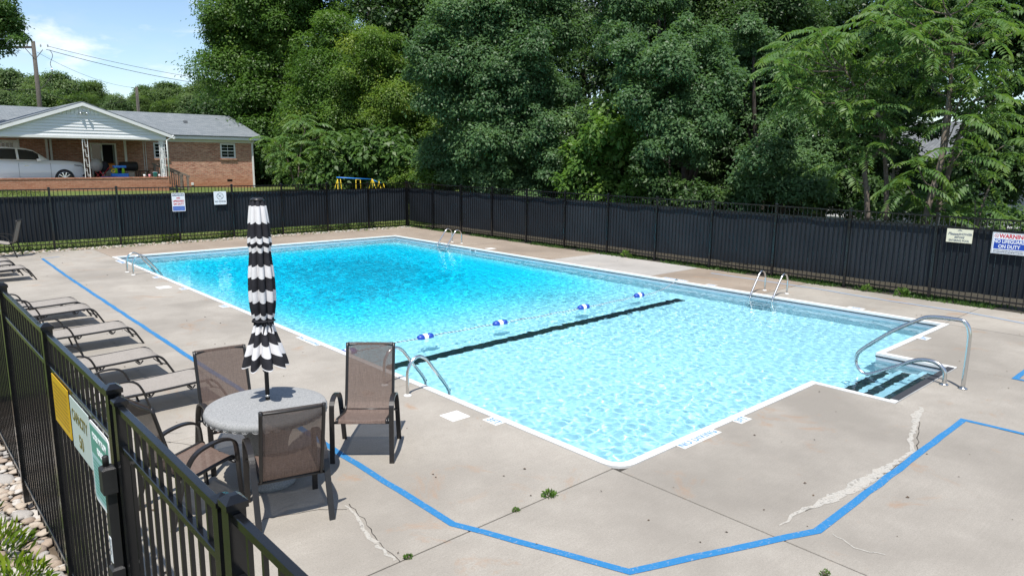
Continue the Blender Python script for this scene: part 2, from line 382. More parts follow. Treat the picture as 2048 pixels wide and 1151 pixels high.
    def sphere(s, c, r, seg=12, rings=8):
        r = r if isinstance(r, (tuple, list)) else (r, r, r)
        v = [(c[0], c[1], c[2]-r[2])]; f = []
        for i in range(1, rings):
            a = -pi/2+pi*i/rings
            for k in range(seg): v.append((c[0]+r[0]*cos(a)*cos(2*pi*k/seg), c[1]+r[1]*cos(a)*sin(2*pi*k/seg), c[2]+r[2]*sin(a)))
        v.append((c[0], c[1], c[2]+r[2])); L = len(v)-1
        for k in range(seg): f.append((0, 1+(k+1) % seg, 1+k)); f.append((L, L-seg+k, L-seg+(k+1) % seg))
        for i in range(rings-2):
            for k in range(seg): f.append((1+i*seg+k, 1+i*seg+(k+1) % seg, 1+(i+1)*seg+(k+1) % seg, 1+(i+1)*seg+k))
        return s.add(v, f, True)
    def xf(s, m):
        s.v = [tuple(m @ Vector(p)) for p in s.v]; return s
    def mesh(s, name, mat):
        me = bpy.data.meshes.new(name); me.from_pydata(s.v, [], s.f)
        for m in (mat if isinstance(mat, (list, tuple)) else [mat]): me.materials.append(m)
        me.polygons.foreach_set('use_smooth', s.sm)
        if any(s.mi): me.polygons.foreach_set('material_index', s.mi)
        me.update(); return me
    def build(s, name, mat, parent=None, loc=(0, 0, 0), rz=0, kind=None):
        return link(name, s.mesh(name, mat), parent, loc, rz, kind)

def each(name, mat, parent, shapes):
    """one part per shape; a shape is a function that fills a fresh MB"""
    out = []
    for s_ in shapes:
        q = MB(); s_(q); out.append(q.build(name, mat, parent))
    return out
def link(name, me, parent=None, loc=(0, 0, 0), rz=0, kind=None):
    o = bpy.data.objects.new(name, me); C.objects.link(o); o.parent = parent
    o.location = loc; o.rotation_euler = (0, 0, rz)
    if kind: o['kind'] = kind
    return o
def tag(o, label, cat, group=None, kind=None):
    o['label'] = label; o['category'] = cat
    if group: o['group'] = group
    if kind: o['kind'] = kind
    return o
def thing(name, label, cat, loc=(0, 0, 0), rz=0, group=None):
    o = bpy.data.objects.new(name, None); C.objects.link(o); o.location = loc; o.rotation_euler = (0, 0, rz)
    o.empty_display_size = .2
    return tag(o, label, cat, group)
def dup(root, loc, rz, label=None, group=None):
    """a thing with its parts and sub-parts, sharing mesh data"""
    r = root.copy(); C.objects.link(r); r.location = loc; r.rotation_euler = (0, 0, rz)
    if label: r['label'] = label
    if group: r['group'] = group
    for ch in list(root.children):
        c = ch.copy(); C.objects.link(c); c.parent = r
        for q in list(ch.children):
            d = q.copy(); C.objects.link(d); d.parent = c
    return r
def structure(o): o['kind'] = 'structure'; return o

_txt_cache = {}
def text(name, body, size, mat, parent, mtx, sx=1.0, weight=0.0, shear=0.0, spacing=1.0):
    """flat lettering as a thin mesh; mtx maps text plane (x right, y up) to the parent's space"""
    key = (body, size, weight, shear, spacing, mat.name)
    if key not in _txt_cache:
        cu = bpy.data.curves.new(name, 'FONT'); cu.body = body; cu.size = size; cu.align_x = 'CENTER'; cu.align_y = 'CENTER'
        cu.extrude = .0006; cu.offset = weight; cu.shear = shear; cu.resolution_u = 3; cu.space_character = spacing
        ob = bpy.data.objects.new(name, cu); C.objects.link(ob)
        dg = bpy.context.evaluated_depsgraph_get()
        me = bpy.data.meshes.new_from_object(ob.evaluated_get(dg)); me.name = name
        C.objects.unlink(ob); bpy.data.objects.remove(ob); bpy.data.curves.remove(cu)
        me.materials.clear(); me.materials.append(mat); _txt_cache[key] = me
    o = link(name, _txt_cache[key], parent); o.matrix_local = mtx @ Matrix.Diagonal((sx, 1, 1, 1)); return o

def arc(c, r, a0, a1, n, ax='XZ', y=0):
    return [(c[0]+r*cos(a0+(a1-a0)*i/n), y, c[1]+r*sin(a0+(a1-a0)*i/n)) for i in range(n+1)]
def smooth_path(pts, n=5):
    """Catmull-Rom through the points"""
    P = [Vector(p) for p in pts]; out = []
    for i in range(len(P)-1):
        p0, p1, p2, p3 = P[max(i-1, 0)], P[i], P[i+1], P[min(i+2, len(P)-1)]
        for k in range(n):
            t = k/n; out.append(.5*((2*p1)+(p2-p0)*t+(2*p0-5*p1+4*p2-p3)*t*t+(3*p1-p0-3*p2+p3)*t**3))
    out.append(P[-1]); return out
def sstep(a, b, x):
    t = min(1, max(0, (x-a)/(b-a))); return t*t*(3-2*t)

# ------------------------------------------------------------------ the ground
WL, WW = 18.30, 9.35          # pool length (Y) and width (X)
WATER = -0.105
def ground_z(x, y):
    z = -.03
    z += (1.06+.36*(1-sstep(-3, 4.5, x)))*sstep(21.6, 31, y)
    z -= .10*(1-sstep(-5.25, -4.45, x))*(1-sstep(21, 23, y))
    z += .0*x
    z += 1.2*sstep(60, 160, y)
    return z
xs = sorted(set([-160, -110, -70, -45, -30, -22] + [round(-16+.8*i, 2) for i in range(14)] + [-5.25, -4.34, 11.65] + [round(11.9+1.1*i, 2) for i in range(26)] + [45, 60, 90, 140, 220]))
ys = sorted(set([-120, -70, -40, -24, -16, -10] + [round(-8+1.2*i, 2) for i in range(24)] + [20.56, 21.3] + [round(22+1.0*i, 2) for i in range(24)] + [48, 55, 70, 95, 130, 180, 260]))
mb = MB(); gv = [(x, y, ground_z(x, y)) for y in ys for x in xs]; nx = len(xs); gf = []
for j in range(len(ys)-1):
    for i in range(nx-1):
        if xs[i] >= -4.35 and xs[i+1] <= 11.66 and ys[j] >= -10.01 and ys[j+1] <= 20.57: continue
        if xs[i] >= -5.26 and xs[i+1] <= -4.33 and ys[j] >= -4.5 and ys[j+1] <= 7.0: continue
        gf.append((j*nx+i, j*nx+i+1, (j+1)*nx+i+1, (j+1)*nx+i))
mb.add(gv, gf, True)
structure(mb.build('ground', grass_m))

mb = MB(); mb.box(11.70, 25.0, -10, 20.9, -.2, -.014); structure(mb.build('woodland_floor', shade_dark_litter_m))  # ground sheet coloured dark to stand in for tree shade behind the fence
# ------------------------------------------------------------------ deck slabs
CW = .085                                          # coping width
deck = bpy.data.objects.new('pool_deck', None); C.objects.link(deck); structure(deck)
mb = MB()
for r in ((-4.33, -.02, -10, 20.56), (0, 9.35, 18.32, 20.56), (9.37, 11.62, -10, 20.56), (-.02, 9.37, -10, -1.02), (-.02, 4.08, -1.02, -.02), (6.32, 9.37, -1.02, -.02)):
    mb.box(r[0], r[1], r[2], r[3], -.30, -.022)
mb.build('joint_bed', joint_m, deck)
GAP = .007
def slab(x0, x1, y0, y1, m=deck_m, poly=None):
    b = MB(); h = random.uniform(-.0015, .0015)
    b.box(x0+GAP, x1-GAP, y0+GAP, y1-GAP, -.10, h, .006)
    return b.build('slab', m, deck)
jl = [-10, -4.2, .0, 3.4, 7.0, 10.6, 14.42, 18.32, 20.56]
for a, b in zip(jl, jl[1:]): slab(-4.31, -CW, a, b, deck_m)
for a, b in ((-CW, 4.7), (4.7, WW+CW)): slab(a, b, 18.30+CW, 20.56, clay_deck_m)
jr = [-10, -4.2, .0, 3.66, 6.72, 10.35, 14.42, 18.32, 20.56]
def edge_x(y): return 11.66+.02*sin(y*.7)
for a, b in zip(jr, jr[1:]):
    q = MB(); h = random.uniform(-.0015, .0015); v = [(WW+CW+GAP, a+GAP), (edge_x(a), a+GAP), (edge_x(b), b-GAP), (WW+CW+GAP, b-GAP)]
    q.prism(v, -.10, h); q.build('slab', patch_m if a == 6.72 else (clay_deck_m if a > 0 else deck_m), deck)
xs2 = [-CW, 4.1-CW]
for x0, x1, yt in ((-CW, 4.1-CW, -CW), (4.1-CW, 6.3+CW, -1.0-CW), (6.3+CW, WW+CW, -CW)):
    for a, b in ((-10, -4.2), (-4.2, yt)): slab(x0, x1, a, b)

# painted blue boundary line
def stripe(path, wd, z0=.0035, z1=.005, jag=0.0):
    b = MB()
    P = [Vector((*p, 0)) for p in path]; L = []; R_ = []
    for i, p in enumerate(P):
        t1 = (p-P[i-1]).normalized() if i else (P[1]-p).normalized()
        t2 = (P[i+1]-p).normalized() if i < len(P)-1 else t1
        n1 = Vector((-t1.y, t1.x, 0)); n2 = Vector((-t2.y, t2.x, 0)); n = (n1+n2).normalized(); k = wd/2/max(.35, n.dot(n1))
        L.append(p+n*k*(1+random.uniform(-jag, jag))); R_.append(p-n*k*(1+random.uniform(-jag, jag)))
    v = [(p.x, p.y, z1) for p in L]+[(p.x, p.y, z1) for p in R_]+[(p.x, p.y, z0) for p in L]+[(p.x, p.y, z0) for p in R_]; n = len(P)
    f = []
    for i in range(n-1): f += [(n+i, n+i+1, i+1, i), (2*n+i, 2*n+i+1, i+1, i)[::-1], (3*n+i, 3*n+i+1, n+i+1, n+i)]
    return b.add(v, f)
def dense(path, step=.25, wob=.006):
    out = []
    for a, b in zip(path, path[1:]):
        n = max(1, int(sqrt((a[0]-b[0])**2+(a[1]-b[1])**2)/step))
        for k in range(n):
            t = k/n; w_ = wob if k else 0
            out.append((a[0]+(b[0]-a[0])*t+random.uniform(-w_, w_), a[1]+(b[1]-a[1])*t+random.uniform(-w_, w_)))
    out.append(path[-1]); return out
stripe(dense([(-1.64, 19.15), (-1.74, 15.68), (-1.87, 6.47), (-1.90, 2.2), (-1.90, .17), (-1.35, -1.205), (.25, -1.845), (4.02, -1.83), (4.10, -4.0)]), .072, jag=.08).build('painted_line', blue_m, deck)
stripe(dense([(-1.2, 19.3), (-1.62, 19.16)]), .07, jag=.1).build('painted_line', blue_faint_m, deck)
stripe(dense([(6.40, -4.0), (6.39, -1.80), (7.6, -1.80)]), .072, jag=.08).build('painted_line', blue_m, deck)
stripe(dense([(7.6, -1.80), (10.30, -1.6), (10.62, -.98), (10.88, 0), (10.93, 2.0), (11.08, 3.1), (11.12, 6.0)]), .075, jag=.15).build('painted_line', blue_faint_m, deck)

def patch(center, widths, name='crack_patch'):
    """ragged mortar strip along a crack"""
    path = dense(center, .05, .018); b = MB(); n = len(path); v = []; f = []
    prog = [i/(n-1) for i in range(n)]
    def soft(k_):
        r_ = np.convolve(RNG.normal(size=n+10), np.ones(k_)/k_**.5, 'same')[5:n+5]; return np.clip(r_*.13, -.3, .3)
    ja, jc = soft(4)+.3*soft(1), soft(4)+.3*soft(1)
    L, R_ = [], []
    for i, p in enumerate(path):
        q = path[min(i+1, n-1)]; o = path[max(i-1, 0)]; t = Vector((q[0]-o[0], q[1]-o[1], 0)).normalized(); nn = Vector((-t.y, t.x, 0))
        wd = np.interp(prog[i], [k/(len(widths)-1) for k in range(len(widths))], widths)
        a = wd*(.55+ja[i]); c = wd*(.55+jc[i])
        L.append((p[0]+nn.x*a, p[1]+nn.y*a, .0034)); R_.append((p[0]-nn.x*c, p[1]-nn.y*c, .0034))
    v = L+R_
    for i in range(n-1): f.append((n+i, n+i+1, i+1, i))
    return b.add(v, f).build(name, crack_m, deck)
patch([(4.12, -1.34), (3.95, -1.40), (3.72, -1.42), (3.40, -1.53), (3.0, -1.62), (2.55, -1.78), (2.1, -1.75), (1.65, -1.72), (1.2, -1.72), (.8, -1.66), (.48, -1.60), (.1, -1.60)], [.03, .09, .05, .04, .05, .04, .08, .11, .10, .10, .04, .01])
patch([(-2.40, 1.02), (-2.45, .68), (-2.52, .38), (-2.545, .03)], [.01, .03, .045, .02])
patch([(-3.9, 3.5), (-3.5, 3.65), (-3.2, 3.75), (-2.9, 3.6)], [.01, .014, .012, .008])
patch([(.30, -1.95), (.22, -2.15), (.30, -2.35)], [.01, .018, .01])
def hair(center, wd=.006):
    stripe(dense(center, .06, .012), wd, .0022, .0031, .6).build('crack', joint_m, deck)
hair([(-2.36, 1.02), (-2.41, .66), (-2.49, .36), (-2.52, .0)]); hair([(-3.6, 3.9), (-3.3, 3.72), (-3.05, 3.35), (-2.9, 3.1), (-2.84, 2.7)])
hair([(4.06, -1.38), (3.7, -1.46), (3.38, -1.57), (2.55, -1.82), (1.65, -1.78), (.5, -1.63)], .008)
hair([(-3.4, 1.2), (-3.0, 1.25), (-2.6, 1.1), (-2.42, .95)])

# ------------------------------------------------------------------ the pool basin
pool = bpy.data.objects.new('pool_basin', None); C.objects.link(pool); structure(pool)
SX0, SX1, SY = 4.1, 6.3, -1.0
RC = .16
outline = [(RC*(1-cos(a)), RC*(1-sin(a))) for a in [pi/2*i/6 for i in range(7)]]      # rounded near corner: from (0,RC) to (RC,0)
outline += [(SX0, 0), (SX0, SY), (SX1, SY), (SX1, 0), (WW, 0), (WW, WL), (0, WL)]
def offset(poly, d):
    out = []; n = len(poly)
    for i in range(n):
        p0, p1, p2 = Vector((*poly[i-1], 0)), Vector((*poly[i], 0)), Vector((*poly[(i+1) % n], 0))
        t1 = (p1-p0).normalized(); t2 = (p2-p1).normalized(); n1 = Vector((t1.y, -t1.x, 0)); n2 = Vector((t2.y, -t2.x, 0))
        nn = (n1+n2).normalized(); k = d/max(.3, nn.dot(n1)); out.append((p1.x+nn.x*k, p1.y+nn.y*k))
    return out
o_out = offset(outline, CW); o_in = offset(outline, -.012); o_wall = offset(outline, -.004)
n = len(outline)
# coping: a rounded white lip all round
b = MB(); ring = []
for k, (pl, z) in enumerate(((o_out, -.1), (o_out, .006), (offset(outline, CW-.008), .011), (offset(outline, .01), .011), (o_in, .004), (o_in, -.035), (o_wall, -.036))):
    ring.append([(x, y, z) for x, y in pl])
v = [p for r in ring for p in r]; f = []
for i in range(len(ring)-1):
    for k in range(n):
        if i >= 0 and k == 8: pass
        f.append((i*n+k, i*n+(k+1) % n, (i+1)*n+(k+1) % n, (i+1)*n+k))
b.add(v, f).build('coping', coping_m, pool)
MB().box(SX0+.03, SX1-.03, SY-.085, SY+.006, .0125, .0165).build('coping_grip_strip', black_grip_m, pool)
# walls above and below the water
b = MB(); v = [(x, y, z) for z in (-.036, -1.3) for x, y in o_wall]
b.add(v, [(k, (k+1) % n, n+(k+1) % n, n+k) for k in range(n)]).build('pool_wall', liner_wall_m, pool)
b = MB()
path = [(x, y, -.052) for x, y in offset(outline, -.008)]
b.tube(path, .009, 6, closed=True).build('dark_bead_strip', rubber_m, pool)  # thin dark strip just below the coping lip
# floor: shallow end, slope, hopper
def fl(x, y):
    z = -1.02-.10*sstep(0, 5.2, y)
    d = 0.0
    ey = sstep(5.4, 11.4, y)*(1-sstep(15.6, 18.0, y)); ex = sstep(.2, 2.4, x)*(1-sstep(WW-2.4, WW-.2, x))
    d = .95*ey*ex
    return z-d
NX, NY = 36, 70; v = []; f = []
for j in range(NY+1):
    for i in range(NX+1):
        x = -.02+(WW+.04)*i/NX; y = -.02+(WL+.04)*j/NY; v.append((x, y, fl(x, y)))
for j in range(NY):
    for i in range(NX): q = j*(NX+1)+i; f.append((q, q+1, q+NX+2, q+NX+1))
b = MB(); b.add(v, f, True); floor = b.build('pool_floor', liner_m, pool)
b = MB(); b.add([(.35, 5.25, -1.11), (8.85, 5.25, -1.11), (8.85, 5.50, -1.11), (.35, 5.50, -1.11)], [(0, 1, 2, 3)]); b.build('floor_line', black_line_m, pool)
# entry steps in their alcove
for k, (y0, z) in enumerate(((-1.0, -.235), (-.67, -.46), (-.34, -.69))):
    b = MB(); b.box(SX0+.005, SX1-.005, y0+.002, y0+.332, -1.2, z, .012); b.build('entry_step', step_m, pool)
for k, (y0, z) in enumerate(((-1.0, -.235), (-.67, -.46), (-.34, -.69))):
    MB().box(SX0+.05, SX1-.05, y0+.115, y0+.255, z+.001, z+.006).build('step_grip', black_grip_m, pool)

# ------------------------------------------------------------------ water with real ripples
K = 46; wl = np.exp(RNG.uniform(np.log(.075), np.log(.36), K)); th = RNG.uniform(0, 2*pi, K); ph = RNG.uniform(0, 2*pi, K)
kk_ = 2*pi/wl; amp = RIPPLE = None
slope = .060*np.sqrt(2.0/K)*(wl/.17)**-.05
amp = slope/kk_
def wave(x, y):
    h = np.zeros_like(x); m1 = .65+.35*np.sin(x*.55+1.3*np.sin(y*.33))*np.cos(y*.41+.7)
    for i in range(K): h += amp[i]*np.sin(kk_[i]*(x*cos(th[i])+y*sin(th[i]))+ph[i])
    return h*m1
def water_grid(x0, x1, y0, y1, st):
    nx_, ny_ = int((x1-x0)/st), int((y1-y0)/st)
    X, Y = np.meshgrid(np.linspace(x0, x1, nx_+1), np.linspace(y0, y1, ny_+1)); Z = WATER+wave(X, Y)
    V = np.stack([X.ravel(), Y.ravel(), Z.ravel()], 1)
    i = np.arange(nx_)[None, :]+np.arange(ny_)[:, None]*(nx_+1); i = i.ravel()
    Fq = np.stack([i, i+1, i+nx_+2, i+nx_+1], 1); return V, Fq
def quad_mesh(name, V, Fq, smooth=True):
    me = bpy.data.meshes.new(name); me.vertices.add(len(V)); me.vertices.foreach_set('co', V.astype(np.float32).ravel())
    me.loops.add(Fq.size); me.loops.foreach_set('vertex_index', Fq.astype(np.int32).ravel())
    me.polygons.add(len(Fq)); me.polygons.foreach_set('loop_start', np.arange(len(Fq), dtype=np.int32)*4)
    if smooth: me.polygons.foreach_set('use_smooth', np.ones(len(Fq), bool))
    me.update(calc_edges=True); return me
V1, F1 = water_grid(.003, WW-.003, .003, WL-.003, .0235)
V2, F2 = water_grid(SX0+.003, SX1-.003, SY+.003, .003, .0235)
me = quad_mesh('water', np.vstack([V1, V2]), np.vstack([F1, F2+len(V1)]))
wm = Mat('pool water'); wm.t.nodes.remove(wm.b)
# the water is clear at the rim and takes a deeper blue where the column beneath it is deeper
rf = wm.n('ShaderNodeBsdfRefraction'); rf.inputs['IOR'].default_value = 1.33; rf.inputs['Roughness'].default_value = 0.0
gs = wm.n('ShaderNodeBsdfGlossy'); gs.inputs['Roughness'].default_value = 0.0; gs.inputs['Color'].default_value = (1, 1, 1, 1)
fr = wm.n('ShaderNodeFresnel'); fr.inputs['IOR'].default_value = 1.33
geo = wm.n('ShaderNodeNewGeometry'); sp_ = wm.n('ShaderNodeSeparateXYZ'); wm.l(geo.outputs['Position'], sp_.inputs[0])
def mr(src, a_, b_):
    r = wm.n('ShaderNodeMapRange', interpolation_type='SMOOTHSTEP'); r.inputs[1].default_value = a_; r.inputs[2].default_value = b_
    wm.l(src, r.inputs[0]); return r.outputs[0]
def mth(op, a_, b_):
    r = wm.n('ShaderNodeMath', operation=op)
    for i_, v_ in enumerate((a_, b_)):
        if isinstance(v_, (int, float)): r.inputs[i_].default_value = v_
        else: wm.l(v_, r.inputs[i_])
    return r.outputs[0]
ey_ = mth('MULTIPLY', mr(sp_.outputs[1], 5.2, 10.6), mth('SUBTRACT', 1.0, mr(sp_.outputs[1], 16.4, 18.25)))
ex_ = mth('MULTIPLY', mr(sp_.outputs[0], -.1, 1.8), mth('SUBTRACT', 1.0, mr(sp_.outputs[0], WW-1.6, WW)))
wt = wm.ramp(mth('MULTIPLY', ey_, ex_), [(0, (.66, .90, .965)), (.45, (.30, .88, .99)), (1, (.02, .82, 1.0))])
wm.l(wt, rf.inputs['Color']); mxs = wm.n('ShaderNodeMixShader')
wm.l(fr.outputs[0], mxs.inputs[0]); wm.l(rf.outputs[0], mxs.inputs[1]); wm.l(gs.outputs[0], mxs.inputs[2]); wm.l(mxs.outputs[0], wm.out.inputs['Surface'])
me.materials.append(wm.m)
water = link('water', me); structure(water)
sl.cycles.is_caustics_light = True
water.cycles.is_caustics_caster = True
for o in pool.children: o.cycles.is_caustics_receiver = True
# ------------------------------------------------------------------ fences
FH = 1.83
def post_mesh(h=FH, wd=.058, base=-.06):
    b = MB(); q = wd/2; b.box(-q, q, -q, q, base, h)
    c = q+.007; b.box(-c, c, -c, c, h+.0005, h+.022)
    b.add([(-c, -c, h+.022), (c, -c, h+.022), (c, c, h+.022), (-c, c, h+.022), (-q*.45, -q*.45, h+.042), (q*.45, -q*.45, h+.042), (q*.45, q*.45, h+.042), (-q*.45, q*.45, h+.042)],
          [(0, 1, 5, 4), (1, 2, 6, 5), (2, 3, 7, 6), (3, 0, 4, 7), (4, 5, 6, 7)]); return b
POST_ME = post_mesh().mesh('fence_post', fence_m)
def picket_mesh(h0=.045, h1=1.795):
    return MB().box(-.008, .008, -.008, .008, h0, h1).mesh('picket', fence_m)
PICK_ME = picket_mesh()
def rails(t, x0, x1, top=1.815):
    for z0, z1 in ((top-.032, top), (1.575, 1.605), (.13, .16)):
        b = MB(); b.box(x0, x1, -.0145, .0145, z0, z1, .003); b.build('rail', fence_m, t)
def fence(name, label, loc, rz, posts, screen_side=0, group=None, zs=None):
    """posts: positions along local x"""
    t = thing(name, label, 'fence', loc, rz, group)
    for p in posts: link('fence_post', POST_ME, t, (p, 0, 0))
    b = None
    for a, c in zip(posts, posts[1:]):
        rails(t, a+.03, c-.03)
        n = max(1, round((c-a-.06)/.1125)); st = (c-a)/n
        for k in range(1, n): link('picket', PICK_ME, t, (a+st*k, 0, 0))
        if screen_side:
            yy = screen_side*.024; nx_, nz_ = 14, 8; v = []; f = []
            sag = random.uniform(.0, .016); x0, x1 = a+.012, c-.012
            for j in range(nz_+1):
                for i in range(nx_+1):
                    u, w_ = i/nx_, j/nz_
                    z = (.235+random.uniform(-.006, .006)*(j == 0))+(1.588-.235-sag*sin(pi*u))*w_
                    wr = .012*sin(u*9+a*3+2.5*w_)*sin(w_*4+a)+random.uniform(-.002, .002)
                    v.append((x0+(x1-x0)*u, yy+screen_side*(.012+wr)+screen_side*.004*(1 if j else 3), z))
            for j in range(nz_):
                for i in range(nx_): q = j*(nx_+1)+i; f.append((q, q+1, q+nx_+2, q+nx_+1))
            s_ = MB(); s_.add(v, f, True); so = s_.build('privacy_screen', fence_screen_m, t)
    return t
PB = 1.835
back_posts = [round(-13.9+0*PB, 3)]
back = fence('picket_fence', 'long black metal fence with dark screen along the lawn before the brick house', (11.88, 21.30, 0), pi, [0]+[round(PB*k, 3) for k in range(1, 10)], screen_side=-1)
right = fence('picket_fence', 'long black metal fence with dark privacy screen in front of the trees at the right', (11.90, 21.24, 0), -pi/2, [0.04]+[round(PB*k, 3) for k in range(1, 14)], screen_side=1)
NFX = -4.38
near = fence('picket_fence', 'glossy black picket fence beside the river rocks carrying the yellow and green signs', (NFX, 6.70, 0), -pi/2, [0, 1.85, 3.70, 5.55, 7.15])
near2 = fence('picket_fence', 'short end of black picket fence beyond the gate at the bottom edge of the photo', (NFX, -1.915, 0), -pi/2, [0, 1.85])
# the gate
gt = thing('metal_gate', 'black metal gate with a latch, right of the green pool rules sign', 'gate', (NFX, -.52, 0), -pi/2)
for x in (.035, 1.29):
    b = MB(); b.box(x-.025, x+.025, -.025, .025, .06, 1.80)
    b.box(x-.031, x+.031, -.031, .031, 1.8005, 1.818); b.add([(x-.031, -.031, 1.818), (x+.031, -.031, 1.818), (x+.031, .031, 1.818), (x-.031, .031, 1.818), (x, 0, 1.838)], [(0, 1, 4), (1, 2, 4), (2, 3, 4), (3, 0, 4)])
    b.build('gate_stile', fence_m, gt)
rails(gt, .061, 1.264, 1.795)
for k in range(1, 11): link('picket', PICK_ME, gt, (.06+k*1.205/11, 0, -.02))
each('hinge', rubber_m, gt, [lambda q: q.box(1.322, 1.362, -.02, .02, 1.28, 1.40), lambda q: q.box(1.322, 1.362, -.02, .02, .30, .42)])
# latch hanging on the post (outer side is local -y... the fence's outside faces -X)
OUT = -1        # local y of the outside for runs turned by -90 degrees: x->-Y, y->+X
lt = thing('gate_latch', 'black magnetic gate latch with white instruction label beside the green sign', 'latch', (NFX-.03, -.48, 0), -pi/2)
b = MB(); b.box(-.028, .040, -.062, -.001, 1.36, 1.49, .010); b.build('latch_housing', rubber_m, lt)
b = MB(); b.lathe([(.014, 1.4905), (.014, 1.535), (.011, 1.54)], (0, -.034, 0), 14); b.build('release_knob', rubber_m, lt)
b = MB(); b.box(-.022, .022, -.044, -.004, .98, 1.359, .006); b.build('latch_tube', rubber_m, lt)
b = MB(); b.box(-.032, .040, -.058, -.002, .90, .979, .01); b.lathe([(.03, 0), (.035, .01), (.035, .05), (.02, .06)], (.045, -.034, .87), 14); b.build('lower_catch', rubber_m, lt)
b = MB(); b.box(-.018, .018, -.0465, -.0445, 1.0, 1.13); lb = b.build('label', sign_m['white'], lt)
b = MB()
for i in range(9): b.box(-.013, .013-.005*(i % 3), -.0475, -.0468, 1.115-i*.0095, 1.118-i*.0095)
b.build('fine_print', sign_m['ink'], lb, kind='stuff')

# ------------------------------------------------------------------ signs
def sign(name, label, wd, ht, mat, mtx, group=None, rounded=.02, t=.004):
    r = thing(name, label, 'sign', (0, 0, 0), 0, group); r.matrix_world = mtx
    b = MB(); pl = []
    for cx, cz, a0 in ((wd/2-rounded, ht/2-rounded, 0), (-wd/2+rounded, ht/2-rounded, pi/2), (-wd/2+rounded, -ht/2+rounded, pi), (wd/2-rounded, -ht/2+rounded, 1.5*pi)):
        pl += [(cx+rounded*cos(a0+k*pi/8), cz+rounded*sin(a0+k*pi/8)) for k in range(5)]
    b.prism(pl, -t, 0); b.build('sign_plate', mat, r); return r
def bar(r, name, x0, x1, y0, y1, mat, z=.0006):
    b = MB(); b.box(x0, x1, y0, y1, .0003, z); return b.build(name, mat, r)
T = lambda x, y, z=.0012: Matrix.Translation((x, y, z))
def face_minus_y(x, y, z): return Matrix.Translation((x, y, z)) @ Matrix.Rotation(pi/2, 4, 'X')
def face_minus_x(x, y, z): return Matrix.Translation((x, y, z)) @ Matrix.Rotation(-pi/2, 4, 'Z') @ Matrix.Rotation(pi/2, 4, 'X')
def fine_print(r, x0, x1, y0, y1, n, mat, z=.0013):
    b = MB(); rg = random.Random(3)
    for i in range(n):
        y = y1-(i+.5)*(y1-y0)/n; h_ = (y1-y0)/n*.26; x = x0
        while x < x1-.004:
            L = rg.uniform(.008, .028); b.box(x, min(x+L, x1), y-h_, y+h_, z, z+.0004); x += L+.006
    b.build('fine_print', mat, r, kind='stuff')
def ring(r, name, c, rad, th, mat, z=.0010):
    b = MB(); n = 36; v = [(c[0]+q*cos(2*pi*k/n), c[1]+q*sin(2*pi*k/n), z) for q in (rad, rad-th) for k in range(n)]
    b.add(v, [(k, (k+1) % n, n+(k+1) % n, n+k) for k in range(n)]); a = radians(135)
    p, q = (c[0]+(rad-th)*cos(a), c[1]+(rad-th)*sin(a)), (c[0]-(rad-th)*cos(a), c[1]-(rad-th)*sin(a)); o = th*.35
    b.add([(p[0]-o, p[1]-o, z), (p[0]+o, p[1]+o, z), (q[0]+o, q[1]+o, z), (q[0]-o, q[1]-o, z)], [(0, 1, 2, 3)])
    return b.build(name, mat, r)
def diver(r, c, k, mat, z=.0009):
    b = MB()
    def seg(p, q, w_):
        p, q = Vector((*p, 0)), Vector((*q, 0)); t = (q-p).normalized(); n_ = Vector((-t.y, t.x, 0))*w_/2
        b.add([(*(c[0]+k*u.x, c[1]+k*u.y), z) for u in (p+n_, p-n_, q-n_, q+n_)], [(0, 1, 2, 3)])
    seg((-.1, -.05), (.35, .45), .16); seg((.35, .45), (.75, .35), .12); seg((-.1, -.05), (-.55, -.25), .10); seg((-.55, -.25), (-.75, -.05), .08)
    n = 12; b.add([(c[0]+k*(-.32+.14*cos(2*pi*i/n)), c[1]+k*(.02+.14*sin(2*pi*i/n)), z) for i in range(n)], [tuple(range(n))])
    b.build('diver_symbol', mat, r)
s1 = sign('warning_sign', 'upright white warning sign with red lettering and blue bands on the back fence', .42, .615, sign_m['white'], face_minus_y(2.72, 21.268, 1.30))
bar(s1, 'header_band', -.19, .19, .205, .285, sign_m['navy'])
text('lettering', 'WARNING', .082, sign_m['white'], s1, T(0, .245), 1.02, .002)
for tx, y, sx in (('NO', .135, 1.0), ('LIFEGUARD', .035, .98), ('ON DUTY', -.065, 1.02)): text('lettering', tx, .083 if sx > .99 else .083, sign_m['red'], s1, T(0, y), sx*.86, .0035)
bar(s1, 'footer_band', -.19, .19, -.285, -.135, sign_m['blue'])
fine_print(s1, -.175, .175, -.27, -.15, 4, sign_m['midblue'])
s2 = sign('no_diving_sign', 'square white sign with crossed out diver symbol on the back fence', .43, .455, sign_m['white'], face_minus_y(4.11, 21.268, 1.40))
ring(s2, 'prohibition_ring', (0, .06), .115, .014, sign_m['ink']); diver(s2, (0, .06), .085, sign_m['ink'])
text('lettering', 'NO DIVING', .078, sign_m['ink'], s2, T(0, -.125), .93, .0016)
b = MB(); b.lathe([(.006, 0), (.006, .003)], (0, -.195, 0), 8); b.build('bolt', rubber_m, s2)
s3 = sign('shower_sign', 'cream sign asking to please shower before entering pool on the right fence', .485, .285, sign_m['cream'], face_minus_x(11.868, .60, 1.415), rounded=.004)
text('lettering', 'Please,', .082, sign_m['navy'], s3, T(-.115, .035), .92, .001, .32)
text('lettering', 'SHOWER', .066, sign_m['navy'], s3, T(.105, .035), .90, .001, .05)
text('lettering', 'BEFORE', .060, sign_m['navy'], s3, T(0, -.035), .9, .001, .15)
text('lettering', 'ENTERING POOL', .060, sign_m['navy'], s3, T(0, -.102), .83, .001)
